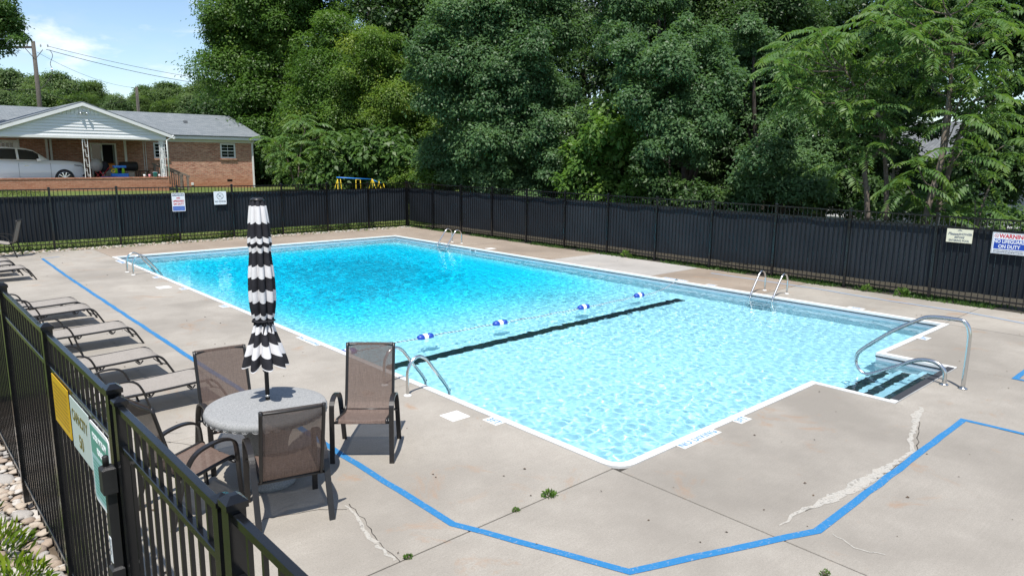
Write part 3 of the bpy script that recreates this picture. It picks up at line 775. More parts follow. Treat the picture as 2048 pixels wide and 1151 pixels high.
b = MB(); b.add([(-.045, .10, .001), (0, .108, .001), (.045, .10, .001), (.025, .122, .001), (0, .128, .001), (-.025, .122, .001)], [(0, 1, 2, 3, 4, 5)]); b.build('shower_symbol', sign_m['navy'], s3)
s4 = sign('warning_sign', 'wide white warning sign with blue panel cut by the right edge of the photo', .61, .43, sign_m['white'], face_minus_x(11.868, -.30, 1.335), rounded=.004)
for x0, x1, y0, y1 in ((-.295, .295, .201, .206), (-.295, .295, -.206, -.201), (-.295, -.290, -.2, .2), (.290, .295, -.2, .2)): bar(s4, 'border_line', x0, x1, y0, y1, sign_m['ink'])
text('lettering', 'WARNING', .115, sign_m['red'], s4, T(.055, .142), .86, .0035)
ring(s4, 'prohibition_ring', (-.235, .145), .038, .007, sign_m['red']); diver(s4, (-.235, .145), .028, sign_m['ink'])
bar(s4, 'blue_panel', -.268, .268, -.118, .083, sign_m['blue'])
text('lettering', 'NO LIFEGUARD', .098, sign_m['white'], s4, T(0, .034), .80, .003)
text('lettering', 'ON DUTY', .098, sign_m['white'], s4, T(0, -.066), .84, .003)
fine_print(s4, -.265, .265, -.195, -.13, 2, sign_m['ink'])
# the three signs on the near fence (they face the rocks, -X)
sy = sign('notice_sign', 'yellow ochre notice sign with small print on the near picket fence', .455, .305, sign_m['yellow'], face_minus_x(NFX-.024, .765, 1.432), rounded=.006)
for x0, x1, y0, y1 in ((-.222, .222, .145, .149), (-.222, .222, -.149, -.145), (-.222, -.218, -.145, .145), (.218, .222, -.145, .145)): bar(sy, 'border_line', x0, x1, y0, y1, sign_m['ochre'])
fine_print(sy, -.19, .19, -.12, .12, 9, sign_m['ochre'])
s5 = sign('capacity_sign', 'pale weathered sign reading capacity 50 between the yellow and green signs', .445, .305, sign_m['pale'], face_minus_x(NFX-.024, .265, 1.422), rounded=.004)
text('lettering', 'CAPACITY', .093, sign_m['gold'], s5, T(0, .055), .84, .002); text('lettering', '50', .11, sign_m['gold'], s5, T(0, -.075), 1.0, .002)
s6 = sign('pool_rules_sign', 'green and pale blue pool rules sign next to the gate latch', .40, .45, sign_m['white'], face_minus_x(NFX-.024, -.17, 1.345), rounded=.04)
bar(s6, 'green_panel', -.185, .185, .045, .205, sign_m['green']); bar(s6, 'list_panel', -.185, .185, -.205, .043, sign_m['teal'])
text('lettering', 'POOL PATRON', .048, sign_m['white'], s6, T(0, .150), .84, .001); text('lettering', 'RULES', .048, sign_m['white'], s6, T(0, .085), .92, .001)
fine_print(s6, -.165, .165, -.185, .025, 10, sign_m['green'])

# ------------------------------------------------------------------ depth markers and lids on the deck
def marker(label, c, rz, wd, ht, txt=None, sz=.1, sx=1.0, spacing=1.1):
    r = thing('depth_marker' if txt != 'NO DIVING' else 'no_diving_marker', label, 'marker', (c[0], c[1], 0), rz)
    b = MB(); b.box(-wd/2, wd/2, -ht/2, ht/2, .002, .0045); b.build('marker_plate', tile_white_m, r)
    if txt: text('lettering', txt, sz, tile_blue_m, r, Matrix.Translation((0, -.003, .0058)), sx, .0012, 0, spacing)
    return r
TO_POOL_L = -pi/2     # text on the left side: up points to +X
TO_POOL_R = pi/2
marker('white 3FT depth marker on the left deck near the square skimmer lid', (-.15, 1.68), TO_POOL_L, .235, .155, '3FT', .135, .82)
marker('white NO DIVING marker at the near corner of the pool', (1.18, -.117), 0, .70, .155, 'NO DIVING', .135, .86)
marker('white 3FT depth marker between the NO DIVING marker and the step alcove', (2.04, -.135), 0, .235, .14, '3FT', .13, .82)
marker('white NO DIVING marker on the left deck behind the brown chair', (-.105, 6.25), TO_POOL_L, .70, .155, 'NO DIVING', .135, .86)
marker('worn 5FT depth marker on the left deck under the closed umbrella', (-.16, 9.72), TO_POOL_L, .26, .15, '5FT', .13, .82)
marker('worn 8FT depth marker on the left deck between the square lid and the pool edge', (-.16, 12.1), TO_POOL_L, .24, .15, '8FT', .13, .82)
marker('worn 8FT depth marker on the left deck beside the far left ladder', (-.16, 14.0), TO_POOL_L, .24, .15, '8FT', .13, .82)
marker('white NO DIVING marker on the far left corner of the deck', (-.14, 17.2), TO_POOL_L, .70, .155, 'NO DIVING', .135, .86)
marker('white NO DIVING marker on the right deck by the rope anchor', (WW+.19, 6.02), TO_POOL_R, .70, .155, 'NO DIVING', .135, .86)
marker('white 5FT depth marker on the right deck between the rope anchor and the ladder', (WW+.2, 5.0), TO_POOL_R, .26, .15, '5FT', .13, .82)
marker('worn 3FT depth marker on the right deck near the corner of the pool', (WW+.2, 1.64), TO_POOL_R, .32, .15, '3FT', .13, .82)
marker('small 3FT depth marker right of the step alcove', (7.9, -.16), 0, .24, .15, '3FT', .13, .82)
def lid(label, c, s=.25, rz=0):
    r = thing('skimmer_lid', label, 'lid', (c[0], c[1], 0), rz, 'skimmer lids set in the deck')
    b = MB(); b.box(-s/2, s/2, -s/2, s/2, .001, .008, .003); b.build('lid_plate', white_m, r)
    b = MB(); b.lathe([(.008, .0085), (.008, .0105)], (0, 0, 0), 8); b.build('screw', steel_m, r)
lid('square white skimmer lid in the deck in front of the near left ladder', (-.39, 2.09))
lid('square white skimmer lid in the deck beside the far left ladder', (-.43, 12.55), .27)
lid('white skimmer lid in the deck right of the back right ladder', (9.75, 13.3), .27)

# ------------------------------------------------------------------ ladders and rails
def ladder(label, loc, rz):
    """local +x points over the water, origin on the deck between the two rail feet"""
    t = thing('pool_ladder', label, 'ladder', loc, rz, 'stainless ladders around the pool')
    prof = smooth_path([(0, 0, 0), (0, 0, .22), (.012, 0, .33), (.07, 0, .43), (.17, 0, .475), (.27, 0, .43), (.34, 0, .35)], 5)+smooth_path([(.40, 0, .27), (.58, 0, .03), (.635, 0, -.06), (.65, 0, -.14), (.65, 0, -.9)], 5)
    for s in (-1, 1):
        y = s*.265; b = MB(); b.tube([(p[0], y, p[2]) for p in prof], .0205, 12); b.build('rail', steel_m, t)
        b = MB(); b.lathe([(.052, .0), (.052, .006), (.030, .018), (.022, .02)], (0, y, .001), 18); b.build('escutcheon', coping_m, t)
    for z in (-.28, -.55, -.82):
        b = MB(); b.box(.61, .69, -.243, .243, z-.015, z+.015, .006); b.build('tread', step_m, t)
    return t
L0 = ladder('pair of stainless ladder rails behind the brown chair at the near left pool edge', (-.40, 3.30, 0), 0)
dup(L0, (-.48, 14.98, 0), 0, 'pair of stainless ladder rails at the far left pool edge beside the lid')
dup(L0, (9.85, 15.20, 0), pi, 'pair of stainless ladder rails at the far end of the right pool edge')
dup(L0, (9.91, 3.57, 0), pi, 'pair of stainless ladder rails at the near end of the right pool edge')
hr = thing('hand_rail', 'tall bent stainless hand rail standing at the pool step alcove', 'handrail', (5.33, -1.34, 0))
pth = [(-.115, 0), (-.118, .60), (-.10, .79), (-.045, .885), (.045, .905), (.37, .885), (.55, .79), (.85, .575), (1.195, .26), (1.265, .14), (1.26, .02), (1.185, -.07), (1.06, -.078), (.735, .10), (.46, .265), (.245, .28), (.13, .20), (.107, .10), (.11, 0)]
b = MB(); b.tube(smooth_path([(0, y, z) for y, z in pth], 6), .0265, 14); b.build('rail', steel_m, hr)
for y in (-.115, .11):
    b = MB(); b.lathe([(.058, .001), (.058, .009), (.034, .02), (.025, .021)], (0, y, 0), 20); b.build('escutcheon', steel_m, hr)

# ------------------------------------------------------------------ safety rope with floats
rope_y = 5.52
def rope_pt(x):
    if x > 7.7:
        t = (x-7.7)/(9.36-7.7); return (x, rope_y+.35*t**1.6, WATER+.012+(.085)*t**1.7)
    if x < .12: return (x, rope_y, -.03+(WATER+.04)*min(1, x/.12))
    return (x, rope_y+.05*sin(x*.9), WATER+.012+.006*sin(x*7))
rp = thing('safety_rope', 'twisted rope line across the pool carrying blue and white floats', 'rope', (0, 0, 0))
pts = [rope_pt(-.02+9.38*i/260) for i in range(261)]
strands = []
for k in range(2):
    b = MB(); P = []
    N_ = 1500
    for i in range(N_+1):
        s = i/N_; x, y, z = rope_pt(-.02+9.38*s); a = 2*pi*s*9.38/.085+k*pi
        P.append((x, y+.005*cos(a), z+.005*sin(a)))
    b.tube(P, .0055, 5); b.build('rope_strand', (white_m if k else sign_m['navy']), rp)
for i, x in enumerate((.16, 1.67, 3.33, 5.56, 7.49)):
    p = rope_pt(x); p2 = rope_pt(x+.05); a = atan2(p2[1]-p[1], p2[0]-p[0])
    lbs = ['blue and white rope float at the left pool edge', 'second rope float from the left pool edge', 'middle rope float of the five', 'fourth rope float from the left, nearer the right pool wall', 'rope float nearest the right pool wall']
    f_ = thing('rope_float', lbs[i], 'float', (p[0], p[1], p[2]), a, 'floats on the safety rope')
    def end(s):
        b = MB(); pr = [(.012, 0), (.05, .004), (.064, .03), (.066, .06), (.052, .105), (.03, .123), (.012, .126)]
        b.lathe(pr, (0, 0, 0), 18); return b.xf(Matrix.Rotation(s*pi/2, 4, 'Y') @ Matrix.Translation((0, 0, .036)))
    end(-1).build('float_end', plastic['float_blue'], f_); end(1).build('float_end', plastic['float_blue'], f_)
    b = MB(); b.lathe([(.012, -.036), (.065, -.0345), (.068, -.02), (.068, .02), (.065, .0345), (.012, .036)], (0, 0, 0), 18); b.xf(Matrix.Rotation(pi/2, 4, 'Y')).build('float_band', plastic['white'], f_)
b = MB(); b.box(9.36, 9.41, 5.84, 5.91, .011, .03, .004); b.tube([(9.385+.02*cos(a), 5.875, .028+.02*sin(a)) for a in [pi*k/8 for k in range(9)]], .005, 8); b.build('rope_anchor', steel_m, rp)
b = MB(); b.box(WW-.016, WW-.005, 13.55, 13.86, -.098, -.055); fr_ = b.build('skimmer_mouth', step_m, pool); MB().box(WW-.018, WW-.0155, 13.60, 13.81, -.090, -.062).build('skimmer_flap', rubber_m, pool)

# ------------------------------------------------------------------ patio table, umbrella, chairs
TX, TY = -2.685, 1.865
tb = thing('patio_table', 'round grey cast stone table with carved rim standing under the striped umbrella', 'table', (TX, TY, 0))
b = MB(); R = .57
b.lathe([(q_*.925 if q_ > .1 else q_, z_) for q_, z_ in [(.03, .645), (.46, .645), (.515, .650), (.548, .662), (.565, .685), (.568, .708), (.556, .731), (.540, .738), (.536, .737), (.528, .742), (.512, .7445), (.03, .746)]], (0, 0, 0), 72); b.build('table_top', stone_top_m, tb)
b = MB(); b.lathe([(.225, 0), (.225, .04), (.20, .07), (.165, .16), (.16, .30), (.18, .42), (.215, .50), (.24, .60), (.25, .644)], (0, 0, 0), 40); b.build('pedestal', stone_top_m, tb)
ro = MB()
for q in (.031, .0125):
    n = 14; pass
def medal():
    b = MB()
    for r, th_ in ((.027, .0034), (.012, .004)): b.tube([(0, r*cos(2*pi*k/16), r*.8*sin(2*pi*k/16)) for k in range(16)], th_, 6, closed=True)
    return b.mesh('rim_medallion', stone_top_m)
MED = medal(); NM = 38
for k in range(NM):
    a = 2*pi*k/NM; o = link('rim_medallion', MED, tb, (.519*cos(a), .519*sin(a), .688), 0); o.rotation_euler = (0, radians(-8), a)
UX, UY = -2.632, 1.958
um = thing('patio_umbrella', 'closed black and white striped umbrella standing in the stone table', 'umbrella', (UX, UY, .747))
b = MB(); b.lathe([(.019, 0), (.019, 1.70), (.012, 1.71)], (0, 0, 0), 16); b.build('pole', rubber_m, um)
b = MB(); b.lathe([(.0205, .03), (.0215, .035), (.0215, .043), (.0205, .048)], (0, 0, 0), 16); b.build('pole_band', steel_m, um)
b = MB(); b.lathe([(.021, .26), (.030, .275), (.036, .32), (.036, .345), (.026, .36)], (0, 0, 0), 16); b.box(.03, .085, -.01, .01, .315, .335); b.box(.075, .09, -.01, .01, .335, .365); b.build('crank', rubber_m, um)
# folded canopy : rings of a pleated surface, each ring one stripe colour
ZB = .747
prof = [(2.555, .052), (2.535, .064), (2.49, .075), (2.38, .088), (2.28, .095), (2.20, .101), (2.158, .103), (2.150, .094), (2.10, .092), (2.0, .102), (1.90, .111), (1.80, .116), (1.70, .116), (1.62, .111), (1.54, .098), (1.485, .084), (1.45, .088), (1.38, .108), (1.29, .138), (1.20, .166), (1.13, .186), (1.075, .197)]
zs_, rs_ = [p[0] for p in prof][::-1], [p[1] for p in prof][::-1]
bands = [(2.56, 2.50, 1), (2.50, 2.355, 0), (2.355, 2.23, 1), (2.23, 2.185, 0), (2.185, 2.152, 1), (2.148, 2.105, 0), (2.105, 1.985, 1), (1.985, 1.88, 0), (1.88, 1.765, 1), (1.765, 1.665, 0), (1.665, 1.55, 1), (1.55, 1.515, 0), (1.515, 1.45, 1), (1.45, 1.385, 0), (1.385, 1.285, 1), (1.285, 1.185, 0), (1.185, 1.088, 1), (1.088, 1.078, 0)]
NP, SEG = 8, 96
pr = random.Random(4); pj = [pr.uniform(-.16, .16) for _ in range(NP)]; pa = [pr.uniform(.75, 1.25) for _ in range(NP)]
def canopy_pt(k, z):
    a = 2*pi*k/SEG; u = a/(2*pi)*NP; i = int(u) % NP; fr = u-int(u)
    fold = abs(sin(pi*(fr)))                      # 1 on the pleat crest, 0 at the ribs' valley
    r = np.interp(z, zs_, rs_); flare = sstep(1.5, 1.08, z)
    depth = .34+.16*sstep(2.5, 1.9, z)+.02*flare
    tie = 1-.5*math.exp(-((z-1.485)/.03)**2)
    rr = r*(1-depth*tie*(1-fold**.7))*(1+.05*pa[i]*flare*sin(pi*fr)+.05*sin(3*a+1)*flare)
    aa = a+(.14*pj[i]+.25*sin(pi*fr)*.5)*(.4+flare)
    zz = z-(.020+.018*flare)*(fold-.5)*(1 if z < 2.5 else .3)+.010*flare*sin(3*a+.6)
    return (rr*cos(aa), rr*sin(aa), zz-ZB)
for z0, z1, blk in bands:
    n = max(2, int((z0-z1)/.022)); mbx = MB(); v = []
    for j in range(n+1):
        z = z0+(z1-z0)*j/n; v += [canopy_pt(k, z) for k in range(SEG)]
    f = [(j*SEG+k, j*SEG+(k+1) % SEG, (j+1)*SEG+(k+1) % SEG, (j+1)*SEG+k)[::-1] for j in range(n) for k in range(SEG)]
    mbx.add(v, f, True); mbx.build('canopy_stripe', canvas_b_m if blk else canvas_w_m, um)
b = MB(); b.lathe([(.004, 2.567-ZB), (.04, 2.566-ZB), (.056, 2.556-ZB), (.060, 2.545-ZB), (.05, 2.54-ZB)], (0, 0, 0), 24); b.build('finial_cap', chair_frame_m, um)
b = MB(); b.tube([(*[q*1.09 for q in canopy_pt(k, 1.485)[:2]], 1.485-ZB+.004*sin(k*.4)) for k in range(0, SEG, 2)], .011, 6, closed=True)
tp = canopy_pt(70, 1.485); 
for dx in (-.012, .014): b.ribbon([(tp[0]*1.12+dx, tp[1]*1.12, 1.485-ZB), (tp[0]*1.25+dx*2.2, tp[1]*1.25, 1.45-ZB), (tp[0]*1.22+dx*3.2, tp[1]*1.22, 1.37-ZB)], (1, .3, 0), .014, .002)
b.build('tie_strap', canvas_b_m, um)

def chair(label, loc, rz, frame=chair_frame_m, sl_back=sling_m, sl_seat=seat_sling_m):
    """local +y is the sitter's front; origin on the ground between the feet"""
    t = thing('sling_chair', label, 'chair', loc, rz, 'sling chairs around the stone table')
    for s in (-1, 1):
        x = s*.285; b = MB()
        loop = smooth_path([(x, .315, 0), (x, .295, .30), (x, .285, .50), (x, .26, .585), (x, .17, .622), (x, .05, .615), (x, -.06, .58), (x, -.135, .50), (x, -.19, .36), (x, -.30, 0)], 4)
        b.ribbon(loop, (1, 0, 0), .046, .019); b.build('arm_loop', frame, t)
        b = MB(); sd = smooth_path([(s*.238, .285, .405), (s*.238, .262, .428), (s*.238, .12, .405), (s*.238, -.10, .365), (s*.238, -.17, .385), (s*.238, -.215, .47), (s*.238, -.285, .72), (s*.238, -.365, 1.03)], 4)
        b.tube(sd, .0155, 8); b.build('side_rail', frame, t)
    each('cross_bar', frame, t, [lambda q: q.tube([(-.285, .262, .395), (.285, .262, .395)], .012, 6), lambda q: q.tube([(-.285, -.17, .375), (.285, -.17, .375)], .012, 6)])
    b = MB(); b.tube(smooth_path([(-.238, -.355, 1.01), (-.12, -.372, 1.012), (0, -.378, 1.013), (.12, -.372, 1.012), (.238, -.355, 1.01)], 3), .011, 6); b.build('top_bar', frame, t)
    def cloth(path, nm, m, sag):
        P = smooth_path(path, 5); NXc = 10; v = []; f = []
        for i, p in enumerate(P):
            for k in range(NXc+1):
                u = k/NXc; x = -.236+.472*u; sg = sag*4*u*(1-u)*sin(pi*i/(len(P)-1))
                tq = (P[min(i+1, len(P)-1)]-P[max(i-1, 0)]).normalized(); nn = Vector((0, -tq.z, tq.y))
                q = Vector((x, p[1], p[2]))-nn*sg*(1 if nn.z > 0 else -1); v.append(q)
        for i in range(len(P)-1):
            for k in range(NXc): q = i*(NXc+1)+k; f.append((q, q+1, q+NXc+2, q+NXc+1))
        b = MB(); b.add(v, f, True); return b.build(nm, m, t)
    cloth([(0, .292, .398), (0, .270, .432), (0, .20, .424), (0, .05, .395), (0, -.10, .370), (0, -.165, .380)], 'seat', sl_seat, .018)
    cloth([(0, -.166, .381), (0, -.19, .42), (0, -.215, .475), (0, -.285, .725), (0, -.365, 1.035)], 'backrest', sl_back, .014)
    return t
def face(fx, fy): return atan2(-fx, fy)
ch = chair('brown sling chair standing apart by the near left ladder, its seat toward the camera', (-1.65, 1.905, 0), face(-.385, -.46))
dup(ch, (-2.80, 1.235, 0), face(.15, .594), 'brown sling chair seen from behind at the near side of the stone table')
dup(ch, (-2.715, 2.60, 0), face(-.1, -.99), 'brown sling chair on the far side of the stone table by the lounge chairs')
dup(ch, (-3.395, 1.85, 0), face(.98, .185), 'brown sling chair on the left of the table, close to the gate')
ch2 = chair('taupe sling chair seen from behind at the far left, in front of the back fence', (-2.30, 20.15, 0), face(-.85, .35), chair_frame_m, taupe_m, taupe_m)
ch2['group'] = 'taupe chairs by the back fence'
dup(ch2, (-2.95, 20.6, 0), face(.3, -.95), 'pale sling chair facing the pool at the left edge, behind the taupe chair', 'taupe chairs by the back fence')

def lounger(label, loc, rz=0):
    """local x runs from the head (-1.9) to the foot (0); y from 0 (near rail) to .58"""
    t = thing('sun_lounger', label, 'sun lounger', loc, rz, 'loungers lined up on the left deck')
    for y in (.012, .568):
        b = MB(); b.tube(smooth_path([(-1.88, y, .275), (-1.2, y, .262), (-.6, y, .268), (-.12, y, .285), (-.03, y, .272), (.03, y, .22), (.10, y, .10), (.155, y, 0)], 4), .0145, 8); b.build('side_rail', chair_frame_m, t)
        yy = y+(-.03 if y < .3 else .03)
        b = MB(); b.tube(smooth_path([(-.70, yy, 0), (-.755, yy, .17), (-.80, yy, .32), (-.86, yy, .415), (-.96, yy, .45), (-1.12, yy, .435), (-1.28, yy, .37), (-1.36, yy, .285)], 4), .0125, 8); b.build('arm', chair_frame_m, t)
        b = MB(); b.tube(smooth_path([(-1.32, yy, .27), (-1.38, yy, .15), (-1.44, yy, 0)], 3), .0125, 8); b.build('leg', chair_frame_m, t)
        for x in (-.27, -.72):
            b = MB(); b.tube(smooth_path([(x-.045, y, .258), (x-.012, y, .222), (x+.012, y, .222), (x+.045, y, .258)], 3), .009, 6); b.build('bracket', chair_frame_m, t)
        b = MB(); b.tube(smooth_path([(-.10, y, .262), (-.02, y, .19), (.07, y, .15)], 4), .008, 6); b.build('strut', chair_frame_m, t)
    for x, z in ((-.72, .235), (-.27, .238), (-1.36, .26), (.02, .225)):
        b = MB(); b.tube([(x, .012, z), (x, .568, z)], .0105, 6); b.build('cross_bar', chair_frame_m, t)
    def bed(x0, x1, nm, m, zoff=0):
        n = 26; ny_ = 6; v = []; f = []
        for i in range(n+1):
            x = x0+(x1-x0)*i/n; z = np.interp(x, [-1.88, -1.2, -.6, -.12, -.04, .02], [.285, .272, .276, .296, .286, .25])+zoff
            for k in range(ny_+1): u = k/ny_; v.append((x, .014+.552*u, z-.012*4*u*(1-u)))
        for i in range(n):
            for k in range(ny_): q = i*(ny_+1)+k; f.append((q, q+ny_+1, q+ny_+2, q+1))
        b = MB(); b.add(v, f, True); return b.build(nm, m, t)
    bed(-1.205, .02, 'seat', taupe_m); bed(-1.88, -1.215, 'backrest', taupe_m, .004); bed(-1.21, -1.13, 'seam_strip', taupe_pale_m, .004)
    return t
lo = lounger('nearest sun lounger, its foot hidden behind the far side chair', (-2.27, 4.34, 0))
for (x, y), lb in zip([(-2.44, 5.80), (-2.30, 7.745), (-2.42, 9.60), (-2.46, 10.36), (-2.52, 15.35), (-2.66, 16.19), (-2.62, 16.95)],
        ['second lounger from the camera, partly hidden by the nearest lounger', 'third lounger from the camera, standing alone with open deck on both sides', 'front one of the touching pair of loungers in mid row',
         'rear one of the touching pair of loungers in mid row', 'front lounger of the far group at the left edge', 'middle lounger of the far group at the left edge', 'hindmost lounger of the far group, near the taupe chairs']):
    dup(lo, (x, y, 0), random.uniform(-.015, .015), lb)
# ------------------------------------------------------------------ the brick house
hs = thing('brick_house', 'single storey red brick house with grey shingle roof and white carport gable behind the fence', 'house', (0, 0, 0))
HY, HZ = 36.2, .6
b = MB()
def wall_with_holes(b, x0, x1, z0, z1, y0, y1, holes):
    xs_ = sorted({x0, x1, *[h[0] for h in holes], *[h[1] for h in holes]}); 
    for a, c in zip(xs_, xs_[1:]):
        hh = sorted([(h[2], h[3]) for h in holes if h[0] <= a+1e-6 and h[1] >= c-1e-6]); z = z0
        for p, q in hh:
            if p > z: b.box(a, c, y0, y1, z, p)
            z = q
        if z < z1: b.box(a, c, y0, y1, z, z1)
holes = [(6.31, 7.03, 2.63, 3.44), (9.73, 10.56, 2.66, 3.47), (3.40, 4.56, 1.40, 3.36), (-.22, .52, 1.40, 3.42), (10.02, 10.32, 1.38, 1.51)]
wall_with_holes(b, -14, 11.6, HZ, 3.53, HY, HY+.22, holes)
b.box(11.38, 11.6, HY+.221, 45.2, HZ, 3.53); b.box(-14, 11.379, 45, 45.2, HZ, 3.53)
wl_ = b.build('brick_wall', brick_m, hs)
b = MB(); b.add([(11.5, HY+.1, 3.53), (11.5, 45.1, 3.53), (11.5, 40.6, 5.06)], [(0, 1, 2)]); b.build('gable_end', siding_m, hs)
MB().box(-14, 11.66, HY-.03, HY-.001, 3.50, 3.74).build('frieze_board', siding_m, hs)
MB().box(-14, 11.95, 35.90, HY-.031, 3.70, 3.725).build('soffit', trim_white_m, hs)
MB().box(-14, 11.95, 35.84, 35.899, 3.66, 3.80).build('fascia', trim_white_m, hs)
b = MB()
def roof_slab(b, pts, th=.05):
    n_ = (Vector(pts[1])-Vector(pts[0])).cross(Vector(pts[3])-Vector(pts[0])).normalized()
    if n_.z < 0: n_ = -n_
    lo_ = [tuple(Vector(p)-n_*th) for p in pts]; b.add(list(pts)+lo_, [(0, 1, 2, 3), (7, 6, 5, 4), (0, 4, 5, 1), (1, 5, 6, 2), (2, 6, 7, 3), (3, 7, 4, 0)])
roof_slab(b, [(-14, 35.78, 3.86), (12.0, 35.78, 3.86), (12.0, 40.6, 5.18), (-14, 40.6, 5.18)])
rm = b.build('roof', roof_m, hs)
b = MB(); roof_slab(b, [(-14, 45.6, 3.86), (12.0, 45.6, 3.86), (12.0, 40.6, 5.178), (-14, 40.6, 5.178)]); b.build('roof', roof_m, hs)
b = MB(); b.box(8.62, 8.80, 38.3, 38.5, 4.5, 4.72, .02); b.build('roof_vent', roof2_m, rm)
# rake boards on the gable end
for y0, z0, y1, z1 in ((35.84, 3.80, 40.6, 5.10), (45.54, 3.80, 40.6, 5.10)):
    b = MB(); b.prism_x([(y0, z0-.14), (y1, z1-.14), (y1, z1), (y0, z0)], 11.93, 11.97); b.build('rake_board', trim_white_m, hs)
def window(x0, x1, z0, z1, y=HY, muntin=True, sill=True):
    b = MB(); t_ = .075
    for a, c, p, q in ((x0, x0+t_, z0, z1), (x1-t_, x1, z0, z1), (x0+t_, x1-t_, z1-t_, z1), (x0+t_, x1-t_, z0, z0+t_), (x0+t_, x1-t_, (z0+z1)/2-.022, (z0+z1)/2+.022)): b.box(a, c, y-.03, y+.05, p, q)
    f_ = b.build('window', trim_white_m, hs)
    for p, q in ((z0+t_, (z0+z1)/2-.022), ((z0+z1)/2+.022, z1-t_)): MB().box(x0+t_, x1-t_, y+.02, y+.026, p, q).build('pane', glass_m, f_)
    if muntin:
        b = MB(); xm = (x0+x1)/2
        for p, q in ((z0+t_, (z0+z1)/2-.022), ((z0+z1)/2+.022, z1-t_)):
            b.box(xm-.009, xm+.009, y+.008, y+.019, p, q); b.box(x0+t_, xm-.009, y+.008, y+.019, (p+q)/2-.009, (p+q)/2+.009); b.box(xm+.009, x1-t_, y+.008, y+.019, (p+q)/2-.009, (p+q)/2+.009)
        b.build('muntins', trim_white_m, f_)
    if sill: MB().box(x0-.05, x1+.05, y-.07, y-.001, z0-.075, z0-.012).build('sill', brick_m, f_)
    MB().box(x0+t_, x1-t_, y+.10, y+.12, z0+t_, z1-t_).build('blind', curtain_m, f_)
window(*holes[0]); window(*holes[1])
fv = MB().box(10.02, 10.32, HY+.06, HY+.08, 1.38, 1.51).build('foundation_vent', dark_m, hs)
for i in range(3): MB().box(10.03, 10.31, HY+.02, HY+.055, 1.40+i*.036, 1.408+i*.036).build('louvre', dark_m, fv)
b = MB(); b.box(8.07, 8.19, HY-.05, HY-.001, 1.22, 1.36, .01); b.build('outlet_box', trim_white_m, hs)
for x, z0 in ((11.5, .95),): b = MB(); b.box(x-.045, x+.045, HY-.10, HY-.035, z0, 3.60, .01); b.build('downspout', trim_white_m, hs)
# sliding door
b = MB()
for a, c, p, q in ((3.40, 3.47, 1.38, 3.36), (4.49, 4.56, 1.38, 3.36), (3.47, 4.49, 3.29, 3.36), (3.86, 3.93, 1.38, 3.29)): b.box(a, c, HY-.04, HY+.03, p, q)
sd_ = b.build('sliding_door', trim_white_m, hs)
MB().box(3.47, 3.86, HY+.005, HY+.012, 1.38, 3.29).build('pane', glass_m, sd_); MB().box(3.93, 4.49, HY+.4, HY+.41, 1.38, 3.29).build('dark_room', dark_m, sd_)
b = MB(); pts_ = [(3.50+.012*i, HY+.05+.015*(i % 2)) for i in range(14)]
v = [(x, y, z) for z in (1.4, 3.27) for x, y in pts_]; b.add(v, [(i, i+1, 14+i+1, 14+i) for i in range(13)]); b.build('curtain', curtain_m, sd_)
b = MB(); b.box(4.42, 4.48, HY+.06, HY+.07, 1.4, 3.27); b.build('curtain', curtain_m, sd_)
# storage door with three lights
b = MB(); b.box(-.22, .52, HY+.02, HY+.06, 1.38, 3.42); b.box(.44, .52, HY-.03, HY+.019, 1.38, 3.46); dr = b.build('door', trim_white_m, hs)
for i in range(3): MB().box(-.16+i*.16, -.05+i*.16, HY+.012, HY+.0195, 3.02, 3.28).build('pane', glass_m, dr)
for x in (1.54, 1.70): MB().box(x, x+.09, HY-.11, HY-.002, 1.38, 3.5).build('pilaster', trim_white_m, hs)
MB().box(4.80, 4.90, HY-.55, HY-.45, 1.38, 3.5).build('porch_post', trim_white_m, hs)
for x in (5.74, 5.84): b = MB(); b.box(x-.012, x+.012, HY-.35, HY-.326, 1.38, 3.54); b.build('porch_post', trim_white_m, hs)
# carport floor, parapet, gable
MB().box(-14, 5.56, 31.92, HY-.003, .5, 1.38).build('carport_floor', deck_m, hs)
b = MB(); b.box(-14, 5.58, 31.70, 31.915, .4, 1.76); b.build('parapet_wall', parapet_brick_m, hs)
b = MB(); b.box(-14, 5.60, 31.68, 31.935, 1.761, 1.815); b.build('parapet_cap', parapet_brick_m, hs)
PX, PZ, SL_ = 2.30, 5.06, .362
def gz(x): return PZ-SL_*abs(x-PX)
MB().prism_y([(-1.15, 3.50), (5.62, 3.50), (5.62, 3.60), (-1.15, 3.60)], 31.72, 31.86).build('carport_beam', trim_white_m, hs)
MB().box(-1.1, 5.6, 31.87, HY-.04, 3.50, 3.53).build('carport_ceiling', trim_white_m, hs)
z = 3.601
while z < 4.40:
    z1 = z+.128; xa, xb = PX-(PZ-.13-z1)/SL_, PX+(PZ-.13-z1)/SL_; x0a, x0b = max(-1.15, PX-(PZ-.13-z)/SL_), min(5.62, PX+(PZ-.13-z)/SL_)
    b = MB(); v = [(x0a, 31.742, z), (x0b, 31.742, z), (max(xa, -1.15), 31.768, z1-.002), (min(xb, 5.62), 31.768, z1-.002), (x0a, 31.80, z), (x0b, 31.80, z), (max(xa, -1.15), 31.80, z1-.002), (min(xb, 5.62), 31.80, z1-.002)]
    b.add(v, [(0, 1, 3, 2), (4, 5, 1, 0), (6, 7, 5, 4), (2, 3, 7, 6), (0, 2, 6, 4), (1, 5, 7, 3)]); b.build('siding_board', siding_m, hs); z = z1
xw = (PZ-.13-z)/SL_; x = PX-xw
